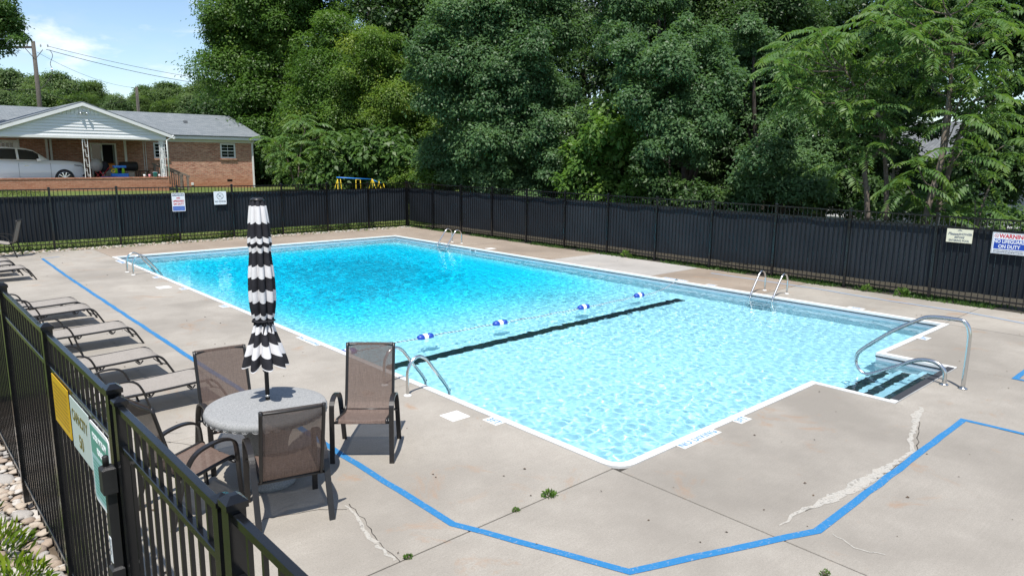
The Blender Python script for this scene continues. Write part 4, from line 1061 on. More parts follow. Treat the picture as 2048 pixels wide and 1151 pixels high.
while x < PX+xw-.02:
    x1 = min(x+.15, PX+xw); b = MB(); b.prism_y([(x+.004, z), (x1-.004, z), (x1-.004, max(z+.003, gz(x1)-.14)), ((x+x1)/2, gz((x+x1)/2)-.14 if abs(PX-(x+x1)/2) > .08 else gz(x1)-.12), (x+.004, max(z+.003, gz(x)-.14))], 31.755, 31.80); b.build('siding_board', siding_m, hs); x = x1
b = MB(); roof_slab(b, [(-1.35, 31.60, gz(-1.35)), (PX, 31.60, PZ), (PX, 40.6, PZ), (-1.35, 37.5, gz(-1.35))]); b.build('roof', roof_m, hs)
b = MB(); roof_slab(b, [(5.95, 31.60, gz(5.95)), (PX, 31.60, PZ), (PX, 40.6, PZ), (5.95, 37.5, gz(5.95))]); b.build('roof', roof_m, hs)
for s in (-1, 1):
    xe = PX+s*3.65; b = MB(); b.prism_y([(xe, gz(xe)-.19), (PX, PZ-.19), (PX, PZ-.055), (xe, gz(xe)-.055)], 31.585, 31.615); b.build('rake_board', trim_white_m, hs)
    b = MB(); b.prism_y([(xe, gz(xe)-.165), (PX, PZ-.165), (PX, PZ-.15), (xe, gz(xe)-.15)], 31.616, 31.74); b.build('soffit', trim_white_m, hs)
b = MB(); b.box(5.9, 5.99, 31.62, 35.5, gz(5.95)-.16, gz(5.95)-.06); b.build('gutter', trim_white_m, hs)
b = MB(); b.tube([(5.92, 31.6, 3.72), (5.80, 31.62, 3.60), (5.62, 31.66, 3.5), (5.62, 31.66, 1.85)], .035, 6); b.build('downspout', trim_white_m, hs)
fl_ = MB(); fl_.lathe([(.05, 0), (.055, .02), (.02, .05)], (0, 0, 0), 12); fl_.xf(Matrix.Translation((2.33, 31.74, 4.62)) @ Matrix.Rotation(pi/2, 4, 'X')); flo = fl_.build('flood_light', trim_white_m, hs)
for s in (-1, 1):
    b = MB(); b.tube([(2.33, 31.70, 4.62), (2.33+s*.08, 31.65, 4.60)], .014, 6); b.lathe([(.02, 0), (.045, .05), (.055, .12)], (0, 0, 0), 12); b.v = b.v
    q = MB(); q.lathe([(.02, 0), (.045, .05), (.058, .13), (.05, .131)], (0, 0, 0), 12); q.xf(Matrix.Translation((2.33+s*.07, 31.66, 4.60)) @ Matrix.Rotation(s*radians(-50), 4, 'Y') @ Matrix.Rotation(radians(150), 4, 'X')); q.build('lamp_head', chrome_m, flo)
# wrought iron posts
def iron_post(x0, x1, y, z0, z1, name='iron_post'):
    xc = (x0+x1)/2; p_ = MB(); p_.box(x0, x0+.024, y, y+.024, z0, z1); po = p_.build(name, trim_white_m, hs)
    MB().box(x1-.024, x1, y, y+.024, z0, z1).build('upright', trim_white_m, po)
    n = int((z1-z0)/.42); h = (z1-z0)/n; w_ = (x1-x0)/2-.026
    for i in range(n):
        zc = z0+h*(i+.5); P = []
        for k in range(13):
            a = pi*1.5*k/12; P.append((xc-w_*.45+w_*.5*cos(a+pi*.2), y+.012, zc+h*.28+w_*.5*sin(a+pi*.2)))
        Q = [(2*xc-p[0], p[1], 2*zc-p[2]) for p in P]
        b = MB(); b.tube(smooth_path(P[::-1]+[(xc+w_*.6, y+.012, zc+h*.05)][:0]+[(xc, y+.012, zc)]+Q, 2), .009, 5); b.build('scroll', trim_white_m, po)
iron_post(2.18, 2.40, 31.76, 1.816, 3.50)
iron_post(5.30, 5.54, 31.76, 1.816, 3.50); b = MB(); b.box(5.355, 5.485, 31.785, 31.80, 1.816, 3.50); b.build('post_plate', trim_white_m, hs)
iron_post(-6.2, -5.98, 31.76, 1.816, 3.50)
# wooden stairs at the right of the carport
st = thing('wooden_stairs', 'weathered wooden porch stairs with railings beside the carport', 'stairs', (5.62, 33.0, .95))
for s in (0, 1.0):
    for x, h, z0 in ((.05, 1.42, 0), (1.25, .86, 0)):
        MB().box(x-.045, x+.045, s-.045, s+.045, z0-.2, h).build('stair_post', wood_grey_m, st)
    b = MB(); b.prism_y([(-.05, 1.40), (1.35, .78), (1.35, .87), (-.05, 1.49)], s-.05, s+.05); b.build('hand_rail', wood_grey_m, st)
    for i in range(5):
        x = .22+i*.2; zt = 1.40-(x+.05)*.443; MB().box(x-.018, x+.018, s-.018, s+.018, zt-.72, zt).build('baluster', wood_grey_m, st)
    b = MB(); b.prism_y([(-.05, .18), (1.3, -.12), (1.3, .06), (-.05, .44)], s-.02, s+.02); b.build('stringer', wood_grey_m, st)
for i in range(3): MB().box(.02+i*.36, .40+i*.36, -.02, 1.02, .30-i*.14, .34-i*.14).build('stair_tread', wood_grey_m, st)

# ------------------------------------------------------------------ the white SUV in the carport
def suv(loc):
    t = thing('parked_car', 'pearl white SUV parked in the carport, its nose to the right', 'car', loc, 0)
    # local x 0 at nose, negative to the tail ; y across ; z up
    S = [  # x, half width, sill, shoulder z, belt z
        (0.0, .58, .40, .66, .88), (-.06, .76, .30, .76, 1.0), (-.22, .87, .26, .86, 1.08), (-.6, .925, .26, .90, 1.125), (-1.0, .945, .26, .93, 1.145), (-1.4, .95, .26, .95, 1.155),
        (-2.2, .955, .26, .95, 1.12), (-3.2, .955, .26, .97, 1.15), (-4.2, .945, .30, 1.0, 1.20), (-4.7, .88, .36, .98, 1.18), (-4.86, .74, .46, .9, 1.05)]
    b = MB(); v = []; m = 13
    for x, hw, zs, zh, zb in S:
        half = [(0, zs), (hw*.86, zs), (hw*.985, zs+.10), (hw, (zs+zh)/2), (hw*.985, zh), (hw*.93, zb-.02), (0, zb+.015)]
        ring_ = half+[(-y, z) for y, z in half[-2:0:-1]]; v += [(x, y, z) for y, z in ring_]
    k = 12; f = []
    for i in range(len(S)-1):
        for j in range(k): f.append((i*k+j, i*k+(j+1) % k, (i+1)*k+(j+1) % k, (i+1)*k+j)[::-1])
    f += [tuple(range(k)), tuple((len(S)-1)*k+j for j in range(k-1, -1, -1))]
    b.add(v, f, True); b.build('body', car_paint_m, t)
    # cabin
    G = [(-1.40, .74, 1.125, 1.15), (-1.70, .80, 1.13, 1.39), (-2.0, .83, 1.13, 1.60), (-2.35, .84, 1.13, 1.685), (-3.0, .84, 1.14, 1.72), (-3.8, .83, 1.15, 1.70), (-4.35, .80, 1.16, 1.60), (-4.62, .76, 1.17, 1.36), (-4.74, .72, 1.17, 1.2)]
    b = MB(); v = []
    for x, hw, zb, zt in G:
        tw = hw-.155*(zt-zb)/.5-.02
        half = [(0, zb), (hw+.06, zb), ((hw+tw)/2+.045, (zb+zt)/2), (tw+.01, zt-.03), (tw-.09, zt), (0, zt+.012)]
        v += [(x, y, z) for y, z in half+[(-y, z) for y, z in half[-2:0:-1]]]
    k = 10; f = []
    for i in range(len(G)-1):
        for j in range(k): f.append((i*k+j, i*k+(j+1) % k, (i+1)*k+(j+1) % k, (i+1)*k+j)[::-1])
    f += [tuple(range(k)), tuple((len(G)-1)*k+j for j in range(k-1, -1, -1))]
    b.add(v, f, True); b.build('cabin', car_paint_m, t)
    def side_pt(x, u, s, off=.022):
        hw = np.interp(-x, [-q[0] for q in G], [q[1] for q in G]); zb = np.interp(-x, [-q[0] for q in G], [q[2] for q in G]); zt = np.interp(-x, [-q[0] for q in G], [q[3] for q in G])
        tw = hw-.155*(zt-zb)/.5-.02; y = np.interp(u, [0, .5, 1], [hw+.06, (hw+tw)/2+.045, tw+.01]); return (x, s*(y+off), zb+(zt-.03-zb)*u)
    for s in (-1, 1):
        for nm, xs_, u1 in (('side_window', [-1.82, -2.0, -2.25, -2.55], .93), ('side_window', [-2.64, -2.9, -3.2, -3.55], .93), ('side_window', [-3.64, -3.9, -4.15, -4.35], .90)):
            v = []; f = []
            for i, x in enumerate(xs_):
                ua = .10; ub = u1
                v += [side_pt(x, ua, s), side_pt(x, (ua+ub)/2, s), side_pt(x, ub, s)]
            for i in range(len(xs_)-1):
                for j in (0, 1): f.append((i*3+j, i*3+3+j, i*3+4+j, i*3+1+j))
            b = MB(); b.add(v, f if s > 0 else [q[::-1] for q in f], True); b.build(nm, glass_m, t)
        b = MB(); b.cbox((-1.86, s*1.02, 1.17), (.16, .18, .12), .03); b.build('mirror', car_paint_m, t)
        for x in (-2.30, -3.35): b = MB(); b.cbox((x, s*.957, .93), (.17, .025, .028), .006); b.build('door_handle', chrome_m, t)
        for x in (-1.42, -2.60, -3.72):
            b = MB(); b.box(x-.004, x+.004, s*.9525-.004, s*.9525+.004, .34, 1.04); b.build('door_seam', rubber_m, t)
        b = MB(); b.box(-4.0, -1.35, s*.951-.012, s*.951+.012, .255, .335); b.build('sill_trim', rubber_m, t)
        b = MB(); b.add([(-.10, s*.775, .80), (-.50, s*.918, .93), (-.52, s*.915, .985), (-.22, s*.862, .955)], [(0, 1, 2, 3) if s > 0 else (3, 2, 1, 0)]); b.v = [(x, y+s*.012, z) for x, y, z in b.v]; b.build('headlight', lamp_glass_m, t)
        b = MB(); b.add([(-.04, s*.735, .46), (-.2, s*.872, .44), (-.21, s*.872, .50), (-.05, s*.735, .58)], [(0, 1, 2, 3) if s > 0 else (3, 2, 1, 0)]); b.v = [(x, y+s*.012, z) for x, y, z in b.v]; b.build('fog_light', rubber_m, t)
        for x in (-.92, -3.78):
            b = MB(); b.lathe([(.2, -.1), (.42, -.099), (.43, .0), (.2, .001)], (0, 0, 0), 28); b.xf(Matrix.Translation((x, s*.90, .40)) @ Matrix.Rotation(s*-pi/2, 4, 'X')); b.build('wheel_arch', rubber_m, t)
            w_ = MB(); w_.lathe([(.25, -.10), (.365, -.10), (.383, -.07), (.383, .03), (.365, .065), (.27, .07), (.255, .05)], (0, 0, 0), 28); w_.xf(Matrix.Translation((x, s*.905, .385)) @ Matrix.Rotation(s*-pi/2, 4, 'X')); wh = w_.build('tyre', rubber_m, t)
            q = MB(); q.lathe([(.05, .02), (.24, .02), (.262, .055), (.262, .06), (.245, .045), (.05, .03)], (0, 0, 0), 28)
            for j in range(10):
                a = 2*pi*j/10; c_, s_ = cos(a), sin(a); p0 = Vector((c_*.05-s_*.02, s_*.05+c_*.02, .05)); 
                q.ribbon([(c_*.04, s_*.04, .058), (c_*.25, s_*.25, .052)], (-s_, c_, 0), .042, .02)
            q.lathe([(.05, .03), (.05, .066), (.03, .07)], (0, 0, 0), 14)
            q.xf(Matrix.Translation((x, s*.905, .385)) @ Matrix.Rotation(s*-pi/2, 4, 'X')); q.build('rim', chrome_m, wh)
    b = MB()
    for a, c in ((-1.44, -2.0),):
        v = []
        for i in range(4):
            u = i/3; x = a+(c-a)*u; zt = np.interp(-x, [1.40, 1.70, 2.0, 2.35], [1.15, 1.39, 1.60, 1.685]); v += [(x-.02, y, zt+.022) for y in (-.60+.06*u, 0, .60-.06*u)]
        b.add(v, [(i*3+j, i*3+1+j, i*3+4+j, i*3+3+j) for i in range(3) for j in (0, 1)], True)
    b.build('windscreen', glass_m, t)
    b = MB(); b.box(-.03, .012, -.42, .42, .52, .72, .01); b.build('grille', rubber_m, t)
    return t
suv((2.60, 34.2, 1.38))

# ------------------------------------------------------------------ things stored in the carport
FZ = 1.38
def T3(p): return (p[0], p[1], p[2])
t = thing('water_table', 'bright blue and lime green toddler water table on the carport floor', 'toy', (3.80, 32.75, FZ))
b = MB(); b.prism([(-.30, -.2), (.30, -.2), (.36, -.1), (.36, .1), (.30, .2), (-.30, .2), (-.36, .1), (-.36, -.1)], .42, .58); b.build('basin', plastic['blue'], t)
for x in (-.24, .24): b = MB(); b.lathe([(.055, 0), (.045, .419)], (x, 0, 0), 10); b.build('leg', plastic['green'], t)
for x in (-.15, .15): b = MB(); b.lathe([(.075, 0), (.055, .2), (.06, .26)], (x, 0, .582), 10); b.build('tower', plastic['green'], t)
b = MB(); b.prism([(-.26, -.12), (.26, -.12), (.26, .12), (-.26, .12)], .843, .94); b.build('upper_tray', plastic['blue'], t)
b = MB(); b.tube([(-.30+.07*cos(a), -.15, .70+.07*sin(a)) for a in [2*pi*k/12 for k in range(12)]], .022, 6, closed=True); b.build('water_wheel', plastic['yellow'], t)
t = thing('stroller', 'grey and black baby stroller with red frame beside the iron post', 'stroller', (3.05, 33.1, FZ), .3)
b = MB(); b.sphere((-.12, 0, .95), (.28, .24, .30), 14, 8); b.build('canopy', plastic['grey'], t)
b = MB(); b.sphere((.22, 0, .88), (.22, .21, .26), 12, 8); b.build('seat', canvas_b_m, t)
for s in (-.2, .2):
    b = MB(); b.tube([(-.35, s, .06), (.42, s, .95)], .016, 6); b.build('frame_bar', plastic['red'], t)
    b = MB(); b.tube([(.36, s, .06), (-.12, s, .70)], .016, 6); b.build('frame_bar', plastic['red'], t)
    for x in (-.36, .37):
        b = MB(); b.lathe([(.03, -.02), (.095, -.02), (.095, .02), (.03, .02)], (0, 0, 0), 14); b.xf(Matrix.Translation((x, s, .096)) @ Matrix.Rotation(pi/2, 4, 'X')); b.build('wheel', rubber_m, t)
t = thing('barbecue_grill', 'black barrel grill on legs near the brick wall of the carport', 'grill', (4.50, 34.0, FZ))
b = MB(); b.lathe([(.02, -.40), (.2, -.38), (.22, -.3), (.22, .3), (.2, .38), (.02, .40)], (0, 0, 0), 16); b.xf(Matrix.Translation((0, 0, .88)) @ Matrix.Rotation(pi/2, 4, 'Y')); b.build('barrel', rubber_m, t)
for x in (-.3, .3):
    for y in (-.18, .18): b = MB(); b.tube([(x, y, 0), (x*.9, y*.8, .74)], .018, 6); b.build('leg', rubber_m, t)
b = MB(); b.box(-.55, -.41, -.2, .2, .80, .83); b.build('side_shelf', plastic['brown'], t)
t = thing('wooden_stool', 'dark brown wooden stool standing right of the grill', 'stool', (4.98, 33.3, FZ))
b = MB(); b.box(-.24, .24, -.16, .16, .66, .70, .01); b.build('seat', plastic['brown'], t)
for sx_ in (-1, 1):
    for sy_ in (-1, 1): b = MB(); b.tube([(sx_*.27, sy_*.18, 0), (sx_*.18, sy_*.12, .659)], .022, 6); b.build('leg', plastic['brown'], t)
    b = MB(); b.tube([(sx_*.235, -.15, .25), (sx_*.235, .15, .25)], .014, 6); b.build('stretcher', plastic['brown'], t)
t = thing('plastic_chair', 'navy folding chair behind the water table', 'chair', (4.05, 33.8, FZ), .2)
b = MB(); b.box(-.22, .22, -.2, .2, .42, .45); b.build('seat', plastic['navy'], t); b = MB(); b.box(-.22, .22, .2, .23, .5, .9); b.build('backrest', plastic['navy'], t)
for x in (-.2, .2):
    b = MB(); b.tube([(x, -.2, 0), (x, .22, .9)], .014, 6); b.build('leg', chrome_m, t); b = MB(); b.tube([(x, .24, 0), (x, -.18, .42)], .014, 6); b.build('leg', chrome_m, t)
def carton(label, loc, d, m, rz=0):
    t = thing('cardboard_box', label, 'box', loc, rz); b = MB(); b.box(-d[0]/2, d[0]/2, -d[1]/2, d[1]/2, 0, d[2]-.012, .006); b.build('carton', m, t)
    for s in (-1, 1): b = MB(); b.add([(-d[0]/2, s*d[1]/2, d[2]-.011), (d[0]/2, s*d[1]/2, d[2]-.011), (d[0]/2, s*(d[1]/2+.08), d[2]+.05), (-d[0]/2, s*(d[1]/2+.08), d[2]+.05)], [(0, 1, 2, 3)]); b.build('flap', m, t)
carton('tan cardboard box low between the stroller and the water table', (3.42, 33.2, FZ), (.36, .3, .42), plastic['tan'], .2)
carton('tall tan carton under the grill', (4.42, 33.45, FZ), (.30, .25, .62), plastic['tan'])
carton('orange carton stacked high behind the water table', (3.72, 33.95, FZ+.75), (.34, .3, .22), plastic['orange'], -.1)
carton('grey storage box under the orange carton', (3.72, 33.95, FZ), (.5, .4, .73), plastic['grey'])
t = thing('play_tunnel', 'low dark blue toy mat in front of the stroller', 'toy', (3.35, 32.55, FZ)); b = MB(); b.box(-.4, .3, -.15, .15, 0, .46, .05); b.build('mat', plastic['navy'], t); b = MB(); b.box(-.4, .3, -.155, -.151, .2, .24); b.build('band', plastic['blue'], t)
t = thing('bucket', 'teal bucket on the parapet near the white corner post', 'bucket', (5.05, 31.80, 1.816)); b = MB(); b.lathe([(.075, 0), (.10, .19), (.108, .192), (.092, .18), (.07, .02)], (0, 0, 0), 16); b.build('pail', plastic['teal'], t); b = MB(); b.tube([(.1*cos(a), 0, .19+.05*sin(a)) for a in [pi*k/8 for k in range(9)]], .006, 5); b.build('handle', plastic['white'], t)
for lb, x, c in (('small white cup on the parapet left of the pink toy', 4.58, 'white'), ('small pink toy cup on the parapet beside the teal bucket', 4.80, 'pink'), ('white cup on the parapet right of the teal bucket', 5.22, 'white')):
    t = thing('toy_cup', lb, 'cup', (x, 31.80, 1.816)); b = MB(); b.lathe([(.035, 0), (.05, .12), (.045, .121), (.03, .01)], (0, 0, 0), 12); b.build('cup_body', plastic[c], t); b = MB(); b.tube([(.04+.03*sin(a), 0, .06+.03*cos(a)) for a in [pi*k/6 for k in range(7)]], .007, 5); b.build('handle', plastic[c], t)

# ------------------------------------------------------------------ swing set on the lawn
t = thing('swing_set', 'yellow and blue metal swing set on the lawn behind the fence', 'swing set', (13.04, 27.5, ground_z(13.04, 27.5)))
t.scale = (.95, .95, 1.12)
gz_ = 0
b = MB(); b.tube([(-1.0, 0, 1.02), (1.0, 0, .92)], .028, 8); b.build('top_bar', plastic['blue'], t); each('side_beam', plastic['blue'], t, [lambda q: q.tube([(1.0, .1, .92), (1.75, .1, .70)], .03, 8), lambda q: q.tube([(-.9, .3, 1.02), (1.1, .3, .90)], .022, 8)])
for x, dx in ((-1.0, -.25), (-.85, .15), (0.05, 0), (.32, 0), (1.0, -.12), (1.05, .2), (1.45, 0), (1.7, .03)):
    for y in (-.45, .45) if abs(x) > .9 else (0,):
        b = MB(); b.tube([(x, 0, .95-.25*max(0, x-1.0)), (x+dx, y, -.1)], .016, 6); b.build('leg', plastic['yellow'], t)
b = MB(); b.tube([(.05, 0, .93), (.32, 0, .93)], .022, 6); b.build('cross_bar', plastic['yellow'], t)
b = MB(); b.box(.08, .29, -.1, .1, .35, .38); b.build('swing_seat', plastic['blue'], t)

# ------------------------------------------------------------------ utility poles and wires
def pole(name, label, base, top, arms):
    t = thing(name, label, 'utility pole', base, 0, 'utility poles')
    h = top-base[2]; b = MB(); b.tube([(0, 0, -.5), (0, 0, h*.5), (0, 0, h)], [.19, .165, .13], 10); b.build('pole_shaft', pole_wood_m, t)
    if arms:
        b = MB(); b.box(-.95, .95, -.06, .06, h-.55, h-.40); b.xf(Matrix.Rotation(-.1, 4, 'Y')); b.build('cross_arm', pole_wood_m, t)
        for s in (-1, 1): b = MB(); b.tube([(s*.55, -.06, h-.55), (0, -.12, h-1.3)], .025, 5); b.build('brace', pole_wood_m, t)
        for x in (-.85, -.4, .45, .9): b = MB(); b.lathe([(.03, 0), (.06, .08), (.04, .14), (.05, .2)], (x, 0, h-.40+x*.1), 8); b.build('insulator', lamp_glass_m, t)
        b = MB(); b.tube(smooth_path([(1.0, 0, h-.5), (1.15, 0, h-.9), (.95, 0, h-1.5), (1.05, 0, h-2.1), (.6, 0, h-2.9), (.15, 0, h-3.4)], 5), .02, 5); b.build('service_loop', wire_m, t)
        b = MB(); b.lathe([(.06, 0), (.07, .1), (.06, .3)], (1.02, 0, h-2.1), 8); b.build('cutout', chrome_m, t)
    return t
P1 = (5.42, 60.0, 1.0); pole('utility_pole', 'tall wooden utility pole with a tilted crossarm rising behind the carport roof', P1, 10.85, True)
P2 = (16.23, 75.0, 1.2); pole('utility_pole', 'shorter plain wooden pole rising behind the ridge of the brick house', P2, 9.3, False)
P0 = (-34, 52, 1.0)
def wire(label, a, c, sag, r=.012):
    b = MB(); P = [(a[0]+(c[0]-a[0])*i/24, a[1]+(c[1]-a[1])*i/24, a[2]+(c[2]-a[2])*i/24-4*sag*(i/24)*(1-i/24)) for i in range(25)]
    b.tube(P, r, 5); o = b.build('power_line', wire_m); tag(o, label, 'power line', 'power lines on the utility poles'); return o
wire('upper power line running right from the crossarm of the tall pole to the trees', (6.3, 60, 10.6), (34, 74, 10.4), .7, .016)
wire('thick lower power line running right from the crossarm of the tall pole', (6.2, 60, 10.35), (34, 74.4, 10.15), .9, .020)
wire('thin power line dropping from the tall pole to the shorter pole', (5.6, 60, 10.1), (16.2, 75, 9.2), .5)
wire('cable from the middle of the tall pole to the shorter pole', (5.45, 60, 7.35), (16.2, 75, 8.4), .9, .017)
wire('cable leaving the tall pole to the left at mid height', (5.4, 60, 7.4), (-34, 52, 7.6), .8, .017)
wire('upper power line leaving the crossarm to the left edge', (4.6, 60, 10.5), (-34, 52, 11), .6, .014)
wire('lower power line leaving the crossarm to the left edge', (4.6, 60, 10.1), (-34, 52, 10.4), .8, .014)
wire('lowest cable left of the tall pole in front of the far trees', (5.4, 60, 5.4), (-34, 52, 5.6), .6, .014)

# ------------------------------------------------------------------ the white sided house behind the right fence trees
wh = thing('sided_house', 'white sided house with grey roof half hidden by the trees at the right', 'house', (0, 0, 0))
X0, X1, Y0, Y1 = 25.5, 34.0, -12.0, 9.5
MB().box(X0+.05, X1, Y0, Y1, -.4, 2.85).build('wall', siding_m, wh)
z = -.3
while z < 2.8:
    b = MB(); b.add([(X0-.002, Y0, z), (X0-.002, Y1, z), (X0+.03, Y1, z+.178), (X0+.03, Y0, z+.178), (X0+.049, Y0, z), (X0+.049, Y1, z), (X0+.049, Y1, z+.178), (X0+.049, Y0, z+.178)], [(0, 3, 2, 1), (0, 1, 5, 4), (3, 7, 6, 2), (1, 2, 6, 5), (0, 4, 7, 3)]); b.build('siding_board', siding_m, wh); z += .18
b = MB(); roof_slab(b, [(X0-.5, Y0-.4, 2.85), (X0-.5, Y1+.4, 2.85), (X0+4.3, Y1+.4, 4.65), (X0+4.3, Y0-.4, 4.65)], .06); b.build('roof', roof2_m, wh)
b = MB(); roof_slab(b, [(X1+.5, Y0-.4, 2.85), (X1+.5, Y1+.4, 2.85), (X0+4.3, Y1+.4, 4.648), (X0+4.3, Y0-.4, 4.648)], .06); b.build('roof', roof2_m, wh)
MB().box(X0-.53, X0-.48, Y0-.4, Y1+.4, 2.68, 2.84).build('fascia', trim_white_m, wh)
# ------------------------------------------------------------------ foliage
def leaf_mesh(name, P, U, N_, L, Wd, tint, mat, bend=.25):
    """one rhombic, slightly folded leaf per row: P base, U axis, N_ normal, L length, Wd width"""
    n = len(P); Sv = np.cross(N_, U); Sv /= np.linalg.norm(Sv, axis=1, keepdims=True)+1e-9
    a = P; m = P+U*(L*.48)[:, None]; b_ = m+Sv*(Wd*.5)[:, None]+N_*(Wd*bend)[:, None]; c_ = m-Sv*(Wd*.5)[:, None]+N_*(Wd*bend)[:, None]
    d = P+U*L[:, None]-N_*(L*.12)[:, None]
    V = np.stack([a, b_, d, c_], 1).reshape(-1, 3).astype(np.float32)
    F_ = np.arange(4*n, dtype=np.int32)
    me = bpy.data.meshes.new(name); me.vertices.add(4*n); me.vertices.foreach_set('co', V.ravel())
    me.loops.add(4*n); me.loops.foreach_set('vertex_index', F_); me.polygons.add(n); me.polygons.foreach_set('loop_start', np.arange(n, dtype=np.int32)*4)
    at_ = me.attributes.new('tint', 'FLOAT', 'POINT'); at_.data.foreach_set('value', np.repeat(tint, 4).astype(np.float32))
    me.materials.append(mat); me.update(calc_edges=True); return me
def unit(v): return v/(np.linalg.norm(v, axis=-1, keepdims=True)+1e-9)
def crown_arrays(blobs, leaf=.13, cover=0.62, clump=.5, rng=RNG, droop=.3, fill=1.0, see=True):
    """blobs rows: x y z rx ry rz. Every blob carries rounded boughs on its outside, every bough is a dome of leaves."""
    Ps, Us, Ns, Ts, Ls = [], [], [], [], []
    for bx in np.asarray(blobs, float):
        c, r = bx[:3], bx[3:6]; rm_ = float(np.mean(r)); rl0 = min(max(.40*rm_, clump*.55), clump*1.5)
        nl = int(max(7, 4.3*(rm_/rl0)**2)); d = unit(rng.normal(size=(nl, 3))); d[:, 2] = d[:, 2]*.9+.08; d = unit(d)
        if see:
            vdir = unit(CAM-c); keep = ((d @ vdir) > -.25) | (rng.random(nl) < .3); d = d[keep]; nl = len(d)
        tb_ = rng.normal(0, .07)
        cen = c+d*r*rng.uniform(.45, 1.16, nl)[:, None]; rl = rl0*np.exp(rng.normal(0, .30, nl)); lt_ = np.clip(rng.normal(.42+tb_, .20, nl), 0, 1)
        cnt = np.maximum(12, (2*pi*rl*rl*cover/(.26*leaf*leaf)).astype(int)); idx = np.repeat(np.arange(nl), cnt); n = len(idx)
        q = rng.normal(size=(n, 3)); q[:, 2] += .35; q = unit(q+.45*d[idx])
        rr = rl[idx]*(1+.22*rng.normal(size=n)+.35*(rng.random(n) < .10))*(1+.18*np.sin(4.5*q[:, 0]+idx)*np.sin(4.1*q[:, 1]+2*idx)); sq = np.where(q[:, 2] < 0, .45, .78)
        p = cen[idx]+q*rr[:, None]*np.stack([np.ones(n), np.ones(n), sq], 1)
        nrm = unit(.62*q+.75*np.array(sun_dir)+.36*rng.normal(size=(n, 3)))
        ax = unit(.8*q+.8*rng.normal(size=(n, 3))-np.array([0, 0, droop])); ax = unit(ax-nrm*np.sum(ax*nrm, 1, keepdims=True)*.85)
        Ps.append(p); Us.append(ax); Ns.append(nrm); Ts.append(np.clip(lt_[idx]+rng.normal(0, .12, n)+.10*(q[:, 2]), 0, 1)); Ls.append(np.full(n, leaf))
        m = int(fill*60*(rm_/1.2)**2)               # large dark fill leaves inside that keep the crown dense
        if m:
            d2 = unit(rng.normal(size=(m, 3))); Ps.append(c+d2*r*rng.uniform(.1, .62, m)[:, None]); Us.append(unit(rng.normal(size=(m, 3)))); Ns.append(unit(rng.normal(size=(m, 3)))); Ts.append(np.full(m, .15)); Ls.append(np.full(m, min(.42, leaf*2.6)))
    return np.vstack(Ps), np.vstack(Us), np.vstack(Ns), np.concatenate(Ts), np.concatenate(Ls)
NTRI = [0]
def crown(name, blobs, mat, parent, origin, leaf=.13, **k):
    P, U, N_, T_, L = crown_arrays(blobs, leaf, **k); n = len(P); NTRI[0] += 2*n
    L = L*RNG.uniform(.7, 1.35, n); me = leaf_mesh(name, P-np.array(origin), U, N_, L, L*RNG.uniform(.42, .62, n), T_, mat)
    return link(name, me, parent)
def px_blobs(lst, D, squash=.95, depth=.9, djit=1.2):
    out = []
    for q in lst:
        px, py, r = q[:3]; d = D+(q[3] if len(q) > 3 else RNG.uniform(-djit, djit)); c = at(px, py, d); R_ = r*d/F_PX
        out.append((*c, R_, R_*depth, R_*squash))
    return out
def tree(label, lst, D, mat, base, cat='tree', name='tree', leaf=.13, trunk_r=.16, bark=bark_d_m, group=None, limbs=5, extra=None, ground=None, **k):
    """base: photo px,depth of the trunk foot; lst: lobes as px,py,r[,extra depth]"""
    f0 = at(base[0], 400, base[1]); z0 = ground_z(f0[0], f0[1]) if ground is None else ground
    org = (f0[0], f0[1], z0); t = thing(name, label, cat, org, 0, group)
    bl = px_blobs(lst, D)
    if extra: bl += extra
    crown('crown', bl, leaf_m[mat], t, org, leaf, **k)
    top = max(bl, key=lambda q: q[2]); tx, ty = top[0]-org[0], top[1]-org[1]; h = top[2]-z0
    P = smooth_path([(0, 0, -.2), (tx*.05+.1, ty*.05, h*.25), (tx*.3-.1, ty*.3+.1, h*.55), (tx*.8, ty*.8, h*.92)], 4)
    b = MB(); b.tube(P, [trunk_r*(1-.75*i/(len(P)-1)) for i in range(len(P))], 8); b.build('trunk', bark, t)
    pick = sorted(bl, key=lambda q: -q[3])[:limbs]
    for q in pick:
        e = np.array(q[:3])-np.array(org); i0 = min(len(P)-2, max(2, int(len(P)*.55*min(1, e[2]/max(h, .1)))))
        s = np.array(P[i0]); m_ = (s+e)/2+np.array([0, 0, -.12*abs(e[2]-s[2])-.1])
        b = MB(); r0 = trunk_r*.45; pp = smooth_path([tuple(s), tuple(m_), tuple(e)], 4); b.tube(pp, [r0*(1-.8*i/(len(pp)-1)) for i in range(len(pp))], 6); b.build('limb', bark, t)
    return t
G_T = None
tree('tall vine covered tree towering over the right end of the brick house', [(520, 50, 80), (468, 105, 52), (455, 60, 34), (560, 10, 80), (630, -15, 80), (500, 150, 58), (540, 120, 70), (585, 90, 70), (525, 215, 52), (560, 205, 60), (520, 270, 46), (505, 330, 40), (560, 290, 60), (600, 180, 60), (470, 30, 38), (590, -60, 100), (640, -110, 120), (540, -60, 80), (532, 395-30, 34)], 45, 'vine', (555, 45), leaf=.17, trunk_r=.4, clump=.46, cover=1.10)
tree('cone shaped vine covered tree in the middle of the left woods', [(690, 30, 30), (670, 70, 48), (715, 85, 42), (665, 130, 62), (730, 140, 52), (640, 185, 58), (700, 190, 70), (755, 195, 42), (650, 245, 66), (720, 255, 66), (610, 240, 42), (690, 310, 64, 1), (630, 300, 52, 1), (605, 340, 45, 1)], 42, 'vine', (680, 42), leaf=.14, trunk_r=.28, clump=.4)
